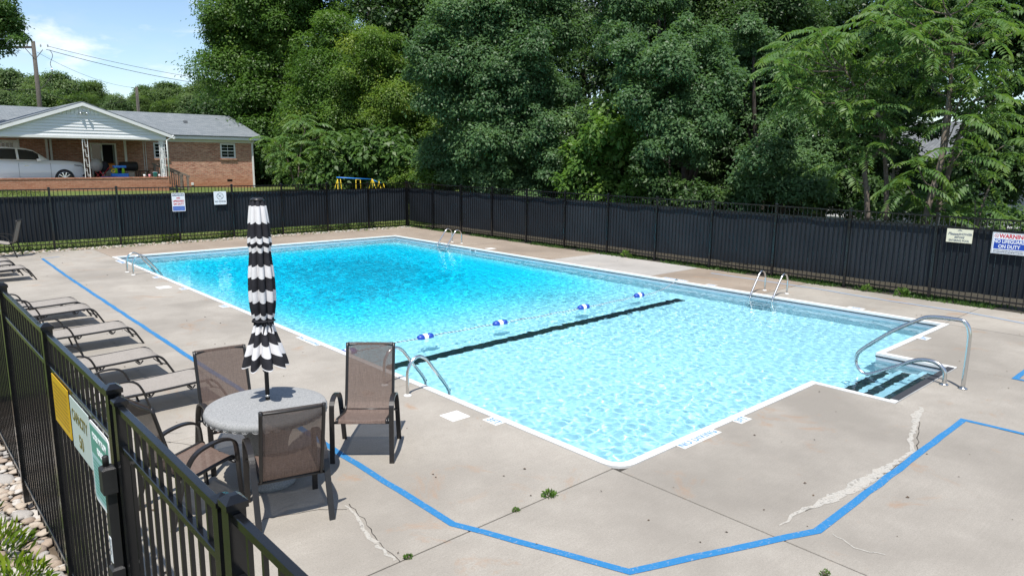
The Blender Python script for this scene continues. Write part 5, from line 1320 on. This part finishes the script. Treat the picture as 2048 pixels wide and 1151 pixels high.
tree('vine draped tree with yellow green hanging tips, right of the cone shaped tree', [(760, 120, 46), (735, 100, 36), (790, 165, 46), (762, 175, 48), (800, 215, 48), (840, 250, 38), (770, 235, 52), (860, 290, 26), (815, 270, 42), (745, 290, 40), (700, 150, 30, -1), (700, 270, 34), (720, 230, 36)], 39.5, 'yellow', (780, 40), leaf=.13, trunk_r=.2, clump=.36)
tree('dark tall tree behind the vine draped tree with sky showing beside it', [(800, 40, 52), (845, 70, 60), (770, 5, 34), (830, 125, 60), (880, 15, 60), (860, -50, 70), (790, -40, 40), (850, 190, 55), (900, 100, 55), (815, 90, 40)], 46, 'dark', (835, 46), leaf=.19, trunk_r=.3, clump=.5, cover=1.00)
tree('dark pine with thin sprays behind the gap left of the dark tall tree', [(725, 0, 30), (748, 30, 20), (700, 10, 26), (735, 75, 18), (765, 95, 18), (740, -45, 45)], 52, 'pine', (742, 52), leaf=.24, trunk_r=.22, clump=.5, cover=0.60, limbs=6)
tree('magnolia like bush with large pale leaves behind the swing set', [(690, 320, 42), (745, 315, 40), (795, 320, 42), (720, 355, 40), (765, 290, 30), (660, 350, 34), (820, 330, 36), (840, 345, 32), (700, 285, 30), (780, 355, 34), (640, 365, 26)], 38.0, 'mid', (750, 38.5), name='bush', cat='bush', leaf=.28, trunk_r=.08, clump=.42, cover=1.00, droop=.6, limbs=3)
tree('pale yellow green bush along the back fence, right of the swing set', [(815, 362, 24, 4), (850, 358, 28), (885, 365, 24), (800, 368, 18, 7), (870, 345, 22)], 32, 'yellow', (845, 31.5), name='bush', cat='bush', leaf=.11, trunk_r=.05, clump=.3, limbs=2)
tree('largest blue green oak in the centre of the woods behind the fence', [(890, 150, 56), (870, 90, 40), (930, 50, 66), (985, 20, 60), (905, 225, 60), (960, 120, 64), (1010, 80, 64), (1075, 30, 60), (1000, 175, 66), (1060, 120, 62), (1095, 190, 56), (1030, 240, 66), (960, 250, 58), (1100, 255, 46), (1130, 60, 40), (980, 310, 60), (905, 300, 46, 1.5), (1045, 310, 56), (930, 350, 46, 1.5), (1000, 370, 46), (1060, 370, 46), (1105, 330, 50), (872, 340, 36, 2.6), (1130, 230, 30), (960, -40, 80), (1060, -50, 80), (1075, 405, 32), (1110, 385, 30), (890, 372, 26, 3)], 29.5, 'oak', (1000, 30.5), leaf=.125, trunk_r=.34, clump=.40, cover=1.15)
tree('bare stemmed pine seen in the gap between the two blue green oaks', [(1160, 30, 24), (1185, 70, 22), (1150, 110, 20), (1195, 140, 20), (1175, -20, 40), (1200, 10, 24), (1165, 165, 18)], 46, 'pine', (1168, 46), leaf=.24, trunk_r=.24, clump=.5, cover=0.54, limbs=7, bark=bark_m)
tree('second bare stemmed pine in the gap, right of the first', [(1195, 40, 18), (1210, 90, 18), (1215, 140, 22), (1190, 110, 15), (1225, 170, 26)], 50, 'pine', (1188, 50), leaf=.24, trunk_r=.2, clump=.5, cover=0.48, limbs=5, bark=bark_m)
tree('bright green broadleaf sapling between the two blue green oaks', [(1235, 235, 34), (1215, 280, 40), (1260, 270, 36), (1190, 325, 44), (1245, 330, 48), (1165, 365, 38), (1220, 385, 46), (1275, 375, 40), (1150, 310, 26), (1180, 400, 34), (1255, 410, 36), (1300, 400, 30)], 26.5, 'bright', (1215, 27), leaf=.20, trunk_r=.09, clump=.34, cover=1.00, limbs=4, droop=.5)
tree('blue green oak right of the bright sapling, its crown in round clumps', [(1285, 155, 48), (1330, 125, 46), (1385, 140, 54), (1430, 185, 52), (1360, 195, 58), (1300, 215, 46), (1415, 245, 50), (1350, 260, 46), (1260, 110, 30), (1455, 145, 36), (1395, 300, 36), (1320, 300, 34), (1390, 90, 40)], 24, 'oak', (1370, 25), leaf=.115, trunk_r=.24, clump=.34, cover=1.10)
tree('overhanging oak branches at the top edge above the round clumped oak', [(1235, 30, 34), (1270, 50, 40), (1225, 85, 32), (1290, 10, 40), (1255, 100, 26), (1330, 20, 40), (1240, -30, 50), (1310, -50, 60)], 27, 'oak', (1330, 29), leaf=.12, trunk_r=.2, clump=.34, cover=0.90)
tree('tall dark oak behind the round clumped oak at the right', [(1370, 20, 66), (1450, 60, 70), (1540, 30, 70), (1600, 70, 60), (1500, 120, 66), (1430, -40, 80), (1560, -50, 80), (1340, 70, 44), (1585, 150, 60), (1480, 200, 60), (1560, 230, 60), (1350, -40, 60), (1450, 300, 66), (1530, 320, 60), (1390, 370, 56), (1460, 390, 50)], 34, 'dark', (1470, 35), leaf=.15, trunk_r=.34, clump=.46, cover=1.10)
tree('middle blue green oak left of the long fronded tree', [(1515, 95, 40), (1545, 145, 42), (1505, 175, 36), (1545, 195, 30), (1480, 135, 34), (1500, 60, 30), (1530, 235, 28)], 25, 'oak', (1520, 26), leaf=.115, trunk_r=.16, clump=.32, cover=1.00)
tree('low pale oak shrub leaning over the right fence under the dark oak', [(1560, 255, 34), (1595, 290, 40), (1540, 310, 40), (1585, 345, 44), (1625, 330, 34), (1515, 355, 38), (1555, 390, 42), (1610, 385, 40), (1500, 400, 32), (1640, 395, 26)], 21.8, 'oak', (1570, 22.5), name='bush', cat='bush', leaf=.11, trunk_r=.1, clump=.30, cover=0.95, limbs=4)
tree('dark leafy tree between the low pale shrub and the white sided house', [(1660, 265, 56), (1710, 300, 56), (1650, 340, 50), (1740, 240, 50), (1690, 380, 50), (1760, 330, 44), (1730, 400, 46), (1640, 210, 50), (1780, 180, 50), (1790, 400, 34), (1800, 300, 26), (1835, 385, 34), (1850, 215, 40), (1800, 250, 36), (1835, 345, 26), (1895, 345, 34), (1860, 260, 20)], 25, 'dark', (1700, 27), leaf=.14, trunk_r=.14, clump=.38, cover=0.9)
tree('dark broadleaf tree at the right edge of the photo with sky holes', [(1990, 110, 46), (2035, 170, 44), (1950, 60, 44), (1970, 290, 40), (2030, 330, 36), (2050, 250, 36), (1930, 160, 34), (1990, 380, 36), (2045, 60, 50), (1900, 90, 44), (2060, -10, 70), (1960, -20, 70), (1860, 20, 60), (2010, 230, 26), (2080, 120, 60), (1945, 330, 40), (1905, 365, 34), (1960, 275, 38), (2035, 285, 46), (2030, 375, 26), (1930, 400, 30), (2070, 330, 50)], 22.0, 'dark', (2000, 23.5), leaf=.15, trunk_r=.14, clump=.36, cover=0.85, bark=bark_d_m)
tree('dark undergrowth bush behind the fence below the white sided house', [(1830, 425, 26), (1860, 410, 24), (1900, 430, 26), (1780, 425, 22), (1950, 440, 24), (1995, 430, 22), (1740, 425, 20), (2030, 450, 24)], 19.5, 'mid', (1880, 19.8), name='bush', cat='bush', leaf=.13, trunk_r=.03, clump=.26, cover=0.75, limbs=2)
tree('shady undergrowth behind the fence under the dark oak', [(1330, 380, 30), (1300, 340, 30), (1380, 400, 28), (1430, 400, 26), (1350, 420, 22), (1460, 420, 22)], 23.5, 'dark', (1370, 24), name='bush', cat='bush', leaf=.12, trunk_r=.04, clump=.28, cover=0.90, limbs=2)
tree('dark evergreen clump behind the right end of the house roof', [(440, 205, 34), (475, 195, 34), (490, 235, 36), (455, 240, 34), (420, 225, 26), (500, 275, 34), (515, 250, 30)], 56, 'dark', (470, 56), leaf=.26, trunk_r=.2, clump=.6, limbs=2)
tree('hanging oak bough at the top left corner of the photo', [(-30, 30, 46), (5, 45, 30), (28, 72, 18), (40, 82, 10), (-20, 80, 26), (12, 12, 20), (-80, 20, 60), (-60, 90, 50)], 30, 'mid', (-260, 33), leaf=.13, trunk_r=.3, clump=.3, cover=0.85, ground=.95)
# distant trees beyond the house
far_spec = [(10, 175, 44, 90), (70, 185, 50, 96), (120, 180, 40, 92), (165, 190, 36, 96), (200, 210, 30, 100), (265, 215, 34, 100), (310, 200, 34, 105), (355, 195, 40, 100), (400, 190, 40, 95), (440, 195, 40, 100), (-40, 180, 50, 92), (90, 215, 40, 80), (240, 222, 30, 80), (340, 228, 34, 85), (30, 220, 40, 82), (395, 222, 34, 84), (160, 222, 36, 80)]
far_lb = ['round distant tree at the left edge below the hanging bough', 'tallest distant tree directly behind the tall utility pole', 'distant tree just right of the tall utility pole', 'distant tree sloping down right of the tall pole above the gable', 'low distant tree where the row dips above the carport gable', 'distant tree just left of the shorter pole', 'distant tree just right of the shorter pole', 'distant tree above the middle of the long grey roof', 'distant tree above the right half of the grey roof', 'last distant tree on the right, against the dark evergreen', 'distant tree cut by the left edge of the photo', 'lower distant crown in front at the foot of the tall pole', 'small crown just above the ridge left of the shorter pole', 'low crown just above the ridge right of the shorter pole', 'low hazy crown above the roof at the left edge', 'low crown above the ridge in front of the rightmost distant trees', 'low crown directly above the carport gable peak']
proto = None
for i, (px, py, r, D) in enumerate(far_spec):
    c = at(px, py, D); R_ = r*D/F_PX; 
    if proto is None or i == 11:
        rg = np.random.default_rng(5+i); bl = [(0, 0, 0, .62, .62, .62)]+[(*(unit(rg.normal(size=3))*np.array([.62, .62, .48])), s, s, s*.9) for s in rg.uniform(.28, .44, 13)]
        P, U, N_, T_, L = crown_arrays(bl, .075, cover=0.66, clump=.17, rng=rg, see=False, fill=2.5); n = len(P); L = L*rg.uniform(.7, 1.3, n); NTRI[0] += 2*n
        me_ = leaf_mesh('crown', P, U, N_, L, L*.6, T_, leaf_m['far'])
        tm = MB(); tm.tube([(0, 0, -3.2), (.05, 0, -1.2), (0, 0, .2)], [.11, .08, .03], 7); tme = tm.mesh('trunk', bark_m); proto = 1
    t = thing('tree', far_lb[i], 'tree', tuple(c), RNG.uniform(0, 6.28), 'distant trees beyond the brick house'); s = R_*1.12; t.scale = (s, s, s*RNG.uniform(.9, 1.15))
    link('crown', me_, t); link('trunk', tme, t)
# the deep wood behind everything: reads as one mass
bl = []
for px in range(560, 2300, 62):
    for py in (60, 140, 230, 320, 395):
        if 1140 < px < 1235 and py < 200: continue
        if px < 800 and py < 150: continue
        if 1770 < px < 1900 and 190 < py < 350: continue
        if px > 1900 and py < 420: continue
        D = RNG.uniform(43, 50) if px < 1300 else RNG.uniform(37, 43)
        bl.append((*at(px+RNG.uniform(-20, 20), py+RNG.uniform(-25, 25), D), *(RNG.uniform(.85, 1.25)*1.75*np.array([1, .8, 1]))))
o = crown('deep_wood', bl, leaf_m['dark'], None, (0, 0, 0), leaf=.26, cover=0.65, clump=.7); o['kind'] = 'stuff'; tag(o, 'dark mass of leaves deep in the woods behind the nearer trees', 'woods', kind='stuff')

# ------------------------------------------------------------------ trees of heaven with long fronds
def frond_mesh(seed, Lr=1.0, pairs=11):
    rg = np.random.default_rng(seed); P, U, N_, LL, WW_, TT = [], [], [], [], [], []
    sp = []
    for i in range(17):
        s = i/16; sp.append((s*Lr*(1-.13*s*s), .03*sin(s*5+seed), .16*s*Lr-.42*s*s*Lr))
    def pt(s): k = min(15.999, s*16); i = int(k); a, b_ = np.array(sp[i]), np.array(sp[i+1]); return a+(b_-a)*(k-i), unit(b_-a)
    for i in range(pairs):
        s = .14+.84*i/(pairs-1); p, tg = pt(s); side0 = unit(np.cross(np.array([0, 0, 1.]), tg))
        for sg in (-1, 1):
            ax = unit(sg*side0*.95+tg*.38+np.array([0, 0, -.34+rg.normal()*.10])); L = (.27-.10*abs(s-.5))*rg.uniform(.85, 1.1)*Lr*.95
            nn = unit(np.array([0, 0, 1.])+rg.normal(size=3)*.22); nn = unit(nn-ax*np.dot(nn, ax))
            P.append(p); U.append(ax); N_.append(nn); LL.append(L); WW_.append(L*.30); TT.append(np.clip(.4+.45*s*s+rg.normal()*.1, 0, 1))
    p, tg = pt(.99); P.append(p); U.append(tg); N_.append(unit(np.array([0, 0, 1.])-tg*tg[2])); LL.append(.16*Lr); WW_.append(.05*Lr); TT.append(.8)
    return leaf_mesh('frond', np.array(P), np.array(U), np.array(N_), np.array(LL), np.array(WW_), np.array(TT), leaf_m['frond'], bend=.18)
FROND = [frond_mesh(s) for s in range(5)]
def heaven_tree(label, tips, base, D, trunk_pts, n_per=9, size=1.0, name='tree', cat='tree', r0=.075):
    f0 = at(base[0], base[1], D); z0 = ground_z(f0[0], f0[1])-.1; org = np.array([f0[0], f0[1], z0]); t = thing(name, label, cat, tuple(org))
    stems = []
    for tp in trunk_pts:
        Pw = [tuple(at(a, b_, d)-org) for a, b_, d in tp]; Pw = smooth_path(Pw, 4); stems.append(Pw)
        b = MB(); b.tube(Pw, [r0*(1-.62*i/(len(Pw)-1)) for i in range(len(Pw))], 8); b.build('trunk', bark_m, t)
    for q in tips:
        c = at(q[0], q[1], D+(q[2] if len(q) > 2 else RNG.uniform(-.8, .8)))-org
        allp = [p for s_ in stems for p in s_]; st_ = min(allp, key=lambda p: (np.array(p)-c)[0]**2+(np.array(p)-c)[1]**2+2.2*((p[2]-c[2]+.5))**2)
        b = MB(); mid = (np.array(st_)+c)/2+np.array([0, 0, -.15]); pp = smooth_path([tuple(st_), tuple(mid), tuple(c)], 4); b.tube(pp, [.026*(1-.6*i/(len(pp)-1)) for i in range(len(pp))], 6); b.build('limb', bark_m, t)
        a0 = RNG.uniform(0, 6.28); npc = q[3] if len(q) > 3 else n_per
        for k in range(npc):
            o = link('frond', FROND[RNG.integers(5)], t, tuple(c+RNG.normal(size=3)*.06+np.array([0, 0, -.10*(k % 3)])))
            s = size*RNG.uniform(.8, 1.2); o.scale = (s, s, s); o.rotation_euler = (RNG.uniform(-.25, .25), -.25+.5*(k % 3)/2+RNG.uniform(-.2, .2), a0+2*pi*k/npc*1.0+RNG.uniform(-.3, .3))
    return t
heaven_tree('tree of heaven with long feathered fronds left of the white sided house', [(1640, 95), (1605, 140), (1660, 150), (1700, 120), (1620, 200), (1680, 195), (1730, 165), (1745, 215), (1590, 175), (1770, 120), (1655, 225), (1710, 240), (1775, 205, .5), (1640, 60), (1560, 120), (1690, 75), (1580, 90), (1735, 290, -.3), (1790, 270, -.2), (1690, 330, -.1, 7)], (1735, 430), 18.6,
            [[(1735, 440, 18.6), (1733, 380, 18.6), (1731, 330, 18.6), (1765, 290, 18.6), (1762, 240, 18.6), (1720, 190, 18.6), (1690, 140, 18.5)], [(1773, 440, 18.9), (1772, 350, 18.9), (1765, 290, 18.7), (1752, 230, 18.7)]], n_per=11, size=.9)
heaven_tree('tall tree of heaven with two grey trunks in front of the white sided house', [(1785, 25), (1840, 45), (1890, 25), (1930, 70), (1860, 95), (1905, 125), (1960, 30), (2010, 15), (2040, 60), (1820, 95), (1790, 70), (1950, 210), (1915, 235), (1985, 225), (1930, 180), (1880, 200), (2000, 190), (1740, 40), (1800, -20), (1880, -30), (1970, -30), (1845, 150), (1765, 30), (1815, 60), (1870, 60), (1985, 60), (1905, 160), (1960, 130), (2025, 140), (1925, 300, -.3, 7), (1960, 340, -.3, 7), (2010, 290, -.3, 7), (1835, 330, -.3, 7), (1812, 365, -.3, 6)], (1852, 440), 17.6,
            [[(1850, 445, 17.6), (1862, 390, 17.6), (1882, 320, 17.6), (1890, 250, 17.6), (1898, 190, 17.6), (1905, 110, 17.6), (1900, 30, 17.6)], [(1872, 440, 18.0), (1895, 350, 18.0), (1915, 280, 18.0), (1935, 230, 18.0), (1950, 200, 18.0)], [(1850, 450, 17.9), (1858, 410, 17.9), (1890, 300, 17.9), (1905, 170, 17.9)]], n_per=7, size=1.0, r0=.085)
heaven_tree('low leaning sapling with a few fronds just above the shower sign', [(1905, 425, 0, 6), (1950, 400, 0, 6), (1985, 425, .2, 5), (1870, 400, .2, 5)], (1950, 450), 17.6, [[(1952, 455, 17.6), (1968, 400, 17.6), (1985, 360, 17.6)]], n_per=5, size=.8, name='sapling', r0=.04)
heaven_tree('small frond leaved shrub beside the right end of the brick house', [(600, 235), (630, 250), (575, 270), (610, 280), (640, 290), (560, 300), (595, 310), (570, 335), (620, 330), (548, 280), (650, 265), (590, 350)], (595, 375), 37, [[(595, 378, 37), (598, 330, 37), (605, 280, 37), (615, 245, 37)], [(592, 378, 37), (575, 320, 37), (560, 290, 37)]], n_per=10, size=1.15, name='shrub', cat='shrub', r0=.05)

# ------------------------------------------------------------------ planting, stones, grass, litter
def rock_mesh(seed):
    rg = random.Random(seed); bm = bmesh.new(); bmesh.ops.create_icosphere(bm, subdivisions=2, radius=1.0)
    ax = [rg.uniform(.85, 1.35), rg.uniform(.6, .9), rg.uniform(.30, .46)]; ph_ = [rg.uniform(0, 6.28) for _ in range(6)]
    for v in bm.verts:
        n_ = v.co.normalized(); k = 1+.16*sin(2.3*n_.x+ph_[0])+.15*sin(3.1*n_.y+ph_[1])+.10*sin(4.2*n_.z+ph_[2]+n_.x*2)+.09*sin(5.1*n_.x+4.3*n_.y+ph_[3])-.16*max(0, n_.dot(Vector((cos(ph_[4]), sin(ph_[4]), .4)))-.55); v.co = Vector((n_.x*ax[0]*k, n_.y*ax[1]*k, n_.z*ax[2]*k))
    me = bpy.data.meshes.new('river_rock'); bm.to_mesh(me); bm.free(); me.polygons.foreach_set('use_smooth', [True]*len(me.polygons)); me.materials.append(rock_ms[seed % 4]); return me
ROCKS = [rock_mesh(i) for i in range(8)]
bed = bpy.data.objects.new('river_rock_bed', None); C.objects.link(bed); structure(bed)
MB().box(-5.25, -4.335, -4, 6.9, -.30, -.145).build('soil', soil_m, bed)
rg = random.Random(8); placed = []
def put_rock(x, y, s, z, parent):
    o = link('river_rock', ROCKS[rg.randrange(8)], parent, (x, y, z)); o.rotation_euler = (rg.uniform(-.3, .3), rg.uniform(-.3, .3), rg.uniform(0, 6.28)); o.scale = (s, s, s*rg.uniform(.85, 1.1)); return o
tries = 0
while len(placed) < 298 and tries < 60000:
    tries += 1; y = rg.uniform(.8, 5.2); x = rg.uniform(-4.82, -4.345); s = rg.choice((.035, .042, .05, .06, .07, .085))*rg.uniform(.9, 1.15)
    if all((x-a)**2+(y-c)**2 > (.60*(s+d))**2 for a, c, d in placed): placed.append((x, y, s)); put_rock(x, y, s, -.135+rg.uniform(0, .03), bed)
V = []; b = MB()
def small_rocks(name, label, n, xr, yr, zr, sr, cat='gravel'):
    Vs, Fs = [], []; 
    base = ROCKS[1]; bv = np.array([v.co[:] for v in ROCKS[1].vertices]); bm = bmesh.new(); bmesh.ops.create_icosphere(bm, subdivisions=1, radius=1.0); bv = np.array([v.co[:] for v in bm.verts]); bf = np.array([[v.index for v in f.verts] for f in bm.faces]); bm.free()
    allv, allf, mi = [], [], []
    for i in range(n):
        s = RNG.uniform(*sr); a = RNG.uniform(0, 6.28); R_ = np.array([[cos(a), -sin(a), 0], [sin(a), cos(a), 0], [0, 0, 1]])
        q = (bv*np.array([s, s*RNG.uniform(.6, .9), s*.5])*(1+.12*RNG.normal(size=(len(bv), 1)))) @ R_.T + np.array([RNG.uniform(*xr), RNG.uniform(*yr), RNG.uniform(*zr)])
        allv.append(q); allf.append(bf+i*len(bv)); mi += [int(RNG.integers(4))]*len(bf)
    Vv = np.vstack(allv); Ff = np.vstack(allf); me = bpy.data.meshes.new(name); me.from_pydata(Vv.tolist(), [], Ff.tolist())
    for m in rock_ms: me.materials.append(m)
    me.polygons.foreach_set('material_index', mi); me.polygons.foreach_set('use_smooth', [True]*len(Ff)); o = link(name, me); o['kind'] = 'stuff'; tag(o, label, cat, kind='stuff'); return o
small_rocks('gravel', 'strip of tan river gravel under the back fence', 1100, (-4.4, 11.8), (20.62, 21.15), (-.03, .0), (.025, .06))
small_rocks('rock_chips', 'small stones filling between the river rocks by the near fence', 900, (-5.02, -4.42), (-1, 5.8), (-.15, -.12), (.012, .035))
def blades(name, label, n, xr, yr, h, mat, zf, spread=.35, wd=.008, cat='grass', keep=None):
    x = RNG.uniform(*xr, n); y = RNG.uniform(*yr, n)
    if keep is not None: k_ = keep(x, y); x, y = x[k_], y[k_]; n = len(x)
    z = np.array([zf(a, c) for a, c in zip(x, y)]); P = np.stack([x, y, z], 1)
    U = unit(np.stack([RNG.normal(size=n)*spread, RNG.normal(size=n)*spread, np.ones(n)], 1)); N_ = unit(np.cross(U, RNG.normal(size=(n, 3)))); L = h*RNG.uniform(.5, 1.3, n)
    me = leaf_mesh(name, P, U, N_, L, np.full(n, wd)*RNG.uniform(.7, 1.3, n), RNG.random(n), mat); o = link(name, me); tag(o, label, cat, kind='stuff'); NTRI[0] += 2*n; return o
blades('lawn_grass', 'short grass on the lawn between the back fence and the house', 60000, (-8, 20), (21.45, 31.6), .075, leaf_m['grass'], ground_z, wd=.022)
blades('fence_weeds', 'weeds and grass growing along the foot of the right fence', 14000, (11.6, 12.3), (-3, 21), .085, leaf_m['mid'], lambda a, c: -.03, .6, .03, 'weeds', keep=lambda x, y: (np.sin(y*2.1)+np.sin(y*5.7+1)+RNG.normal(size=len(y))*.6 > 2.2*(11.85-x)-.2))
blades('outside_grass', 'grass outside the near fence beyond the rocks', 12000, (-7.5, -4.95), (-4, 9), .10, leaf_m['grass'], lambda a, c: ground_z(a, c), .5, .012)
def leafy_plant(name, label, cat, loc, r, h, n, leaf, mat, group=None, as_parts=False, up=.6, aspect=.26):
    t = thing(name, label, cat, loc, 0, group); rg_ = np.random.default_rng(int(abs(loc[0]*100+loc[1]*37)))
    d = unit(rg_.normal(size=(n, 3))); d[:, 2] = np.abs(d[:, 2]); rad = rg_.uniform(.35, 1, n)**.6
    P = d*rad[:, None]*np.array([r, r, h]); U = unit(d+np.array([0, 0, up])+.35*rg_.normal(size=(n, 3))); N_ = unit(np.cross(U, np.cross(d+.3*rg_.normal(size=(n, 3)), U))+np.array([0, 0, .4]))
    L = leaf*rg_.uniform(.7, 1.3, n); tint = np.clip(.25+.6*d[:, 2]*rad+rg_.normal(0, .15, n), 0, 1)
    if as_parts:
        kinds = []
        for k in range(6): kinds.append(leaf_mesh('leaf', np.zeros((1, 3)), np.array([[1., 0, 0]]), np.array([[0, 0, 1.]]), np.array([1.]), np.array([aspect]), np.array([k/5]), leaf_m[mat], bend=.12))
        for i in range(n):
            o = link('leaf', kinds[int(min(5, tint[i]*6))], t); x_ = Vector(U[i]); z_ = Vector(N_[i]); y_ = z_.cross(x_).normalized(); z_ = x_.cross(y_)
            m_ = Matrix((x_, y_, z_)).transposed().to_4x4(); o.matrix_local = Matrix.Translation(P[i]) @ m_ @ Matrix.Scale(float(L[i]), 4)
    else: link('foliage', leaf_mesh('foliage', P, U, N_, L, L*aspect*1.6, tint, leaf_m[mat]), t)
    b = MB()
    for k in range(4): a = 6.28*k/4+.3; b.tube([(0, 0, -.05), (.3*r*cos(a), .3*r*sin(a), h*.4), (.6*r*cos(a), .6*r*sin(a), h*.75)], .006, 5)
    b.build('stems', bark_m, t); return t
leafy_plant('garden_shrub', 'lime green shrub on the river rocks at the left edge of the photo', 'shrub', (-4.73, 2.25, -.13), .25, .27, 290, .085, 'shrub', as_parts=True)
leafy_plant('garden_shrub', 'lime green shrub at the bottom left corner beside the near fence', 'shrub', (-4.70, 1.55, -.13), .27, .28, 295, .085, 'shrub', as_parts=True)
leafy_plant('garden_shrub', 'small upright sprig among the river rocks at the foot of the near fence', 'shrub', (-4.52, 1.12, -.13), .10, .18, 60, .07, 'shrub', as_parts=True)
leafy_plant('garden_shrub', 'lime green shrub higher up the rock bed at the left edge', 'shrub', (-4.80, 3.05, -.13), .2, .24, 200, .085, 'shrub', as_parts=True)
for i, (x, m_, r_) in enumerate(((2.55, 'shrub', .34), (4.55, 'yellow', .30), (6.25, 'mid', .36), (8.3, 'dark', .40), (9.25, 'mid', .36), (10.35, 'dark', .46))):
    leafy_plant('small_shrub', ['lime shrub behind the back fence below the red lettered warning sign', 'yellow green shrub behind the back fence below the diver sign', 'green shrub behind the back fence just left of the umbrella top', 'dark shrub behind the back fence right of the umbrella top', 'green shrub behind the back fence, second from the fence corner', 'dark spreading shrub behind the back fence nearest the fence corner'][i],
                'shrub', (x, 21.95, -.03), r_, .36, 420, .07, m_, 'shrubs along the back fence')
for lb, x, y, r_, h_ in (('small green weed sprouting in the deck joint near the boundary line', -.95, .0, .058, .03), ('low weed in the deck joint left of the boundary line corner', -1.36, .0, .03, .02), ('tuft of weed in the joint at the bottom edge of the photo', -2.45, .0, .03, .025), ('tiny weed tuft at the lower right where two joints meet', -.33, -2.17, .03, .05), ('yellow green weed at the foot of the right fence near the shower sign', 11.72, 1.55, .13, .16), ('second weed at the foot of the right fence, left of the shower sign', 11.72, 2.3, .11, .12), ('bright weed at the foot of the right fence beside the pale new slab', 11.72, 9.3, .14, .16)):
    leafy_plant('weed', lb, 'weed', (x, y, -.005), r_, h_, 70, r_*.75, 'bright', None)
# dead leaves and crumbs on the deck
n = 260; P = []
while len(P) < n:
    x, y = RNG.uniform(-4.2, 10.9), RNG.uniform(-4, 20.3)
    if -.1 < x < WW+.1 and -.1 < y < WL+.1 or (4 < x < 6.4 and -1.1 < y < 0): continue
    P.append((x, y, .004))
P = np.array(P); U = unit(np.stack([RNG.normal(size=n), RNG.normal(size=n), np.full(n, .15)], 1)); N_ = unit(np.stack([RNG.normal(size=n)*.3, RNG.normal(size=n)*.3, np.ones(n)], 1))
L = RNG.uniform(.012, .04, n); lit_m = simple('dead leaf', (.075, .05, .03), .9, var=.5, scale=4, obj=False)
o = link('leaf_litter', leaf_mesh('leaf_litter', P, U, N_, L, L*.55, RNG.random(n), lit_m)); tag(o, 'dark dry leaves and crumbs scattered over the deck', 'litter', kind='stuff')
print('leaf triangles', NTRI[0])
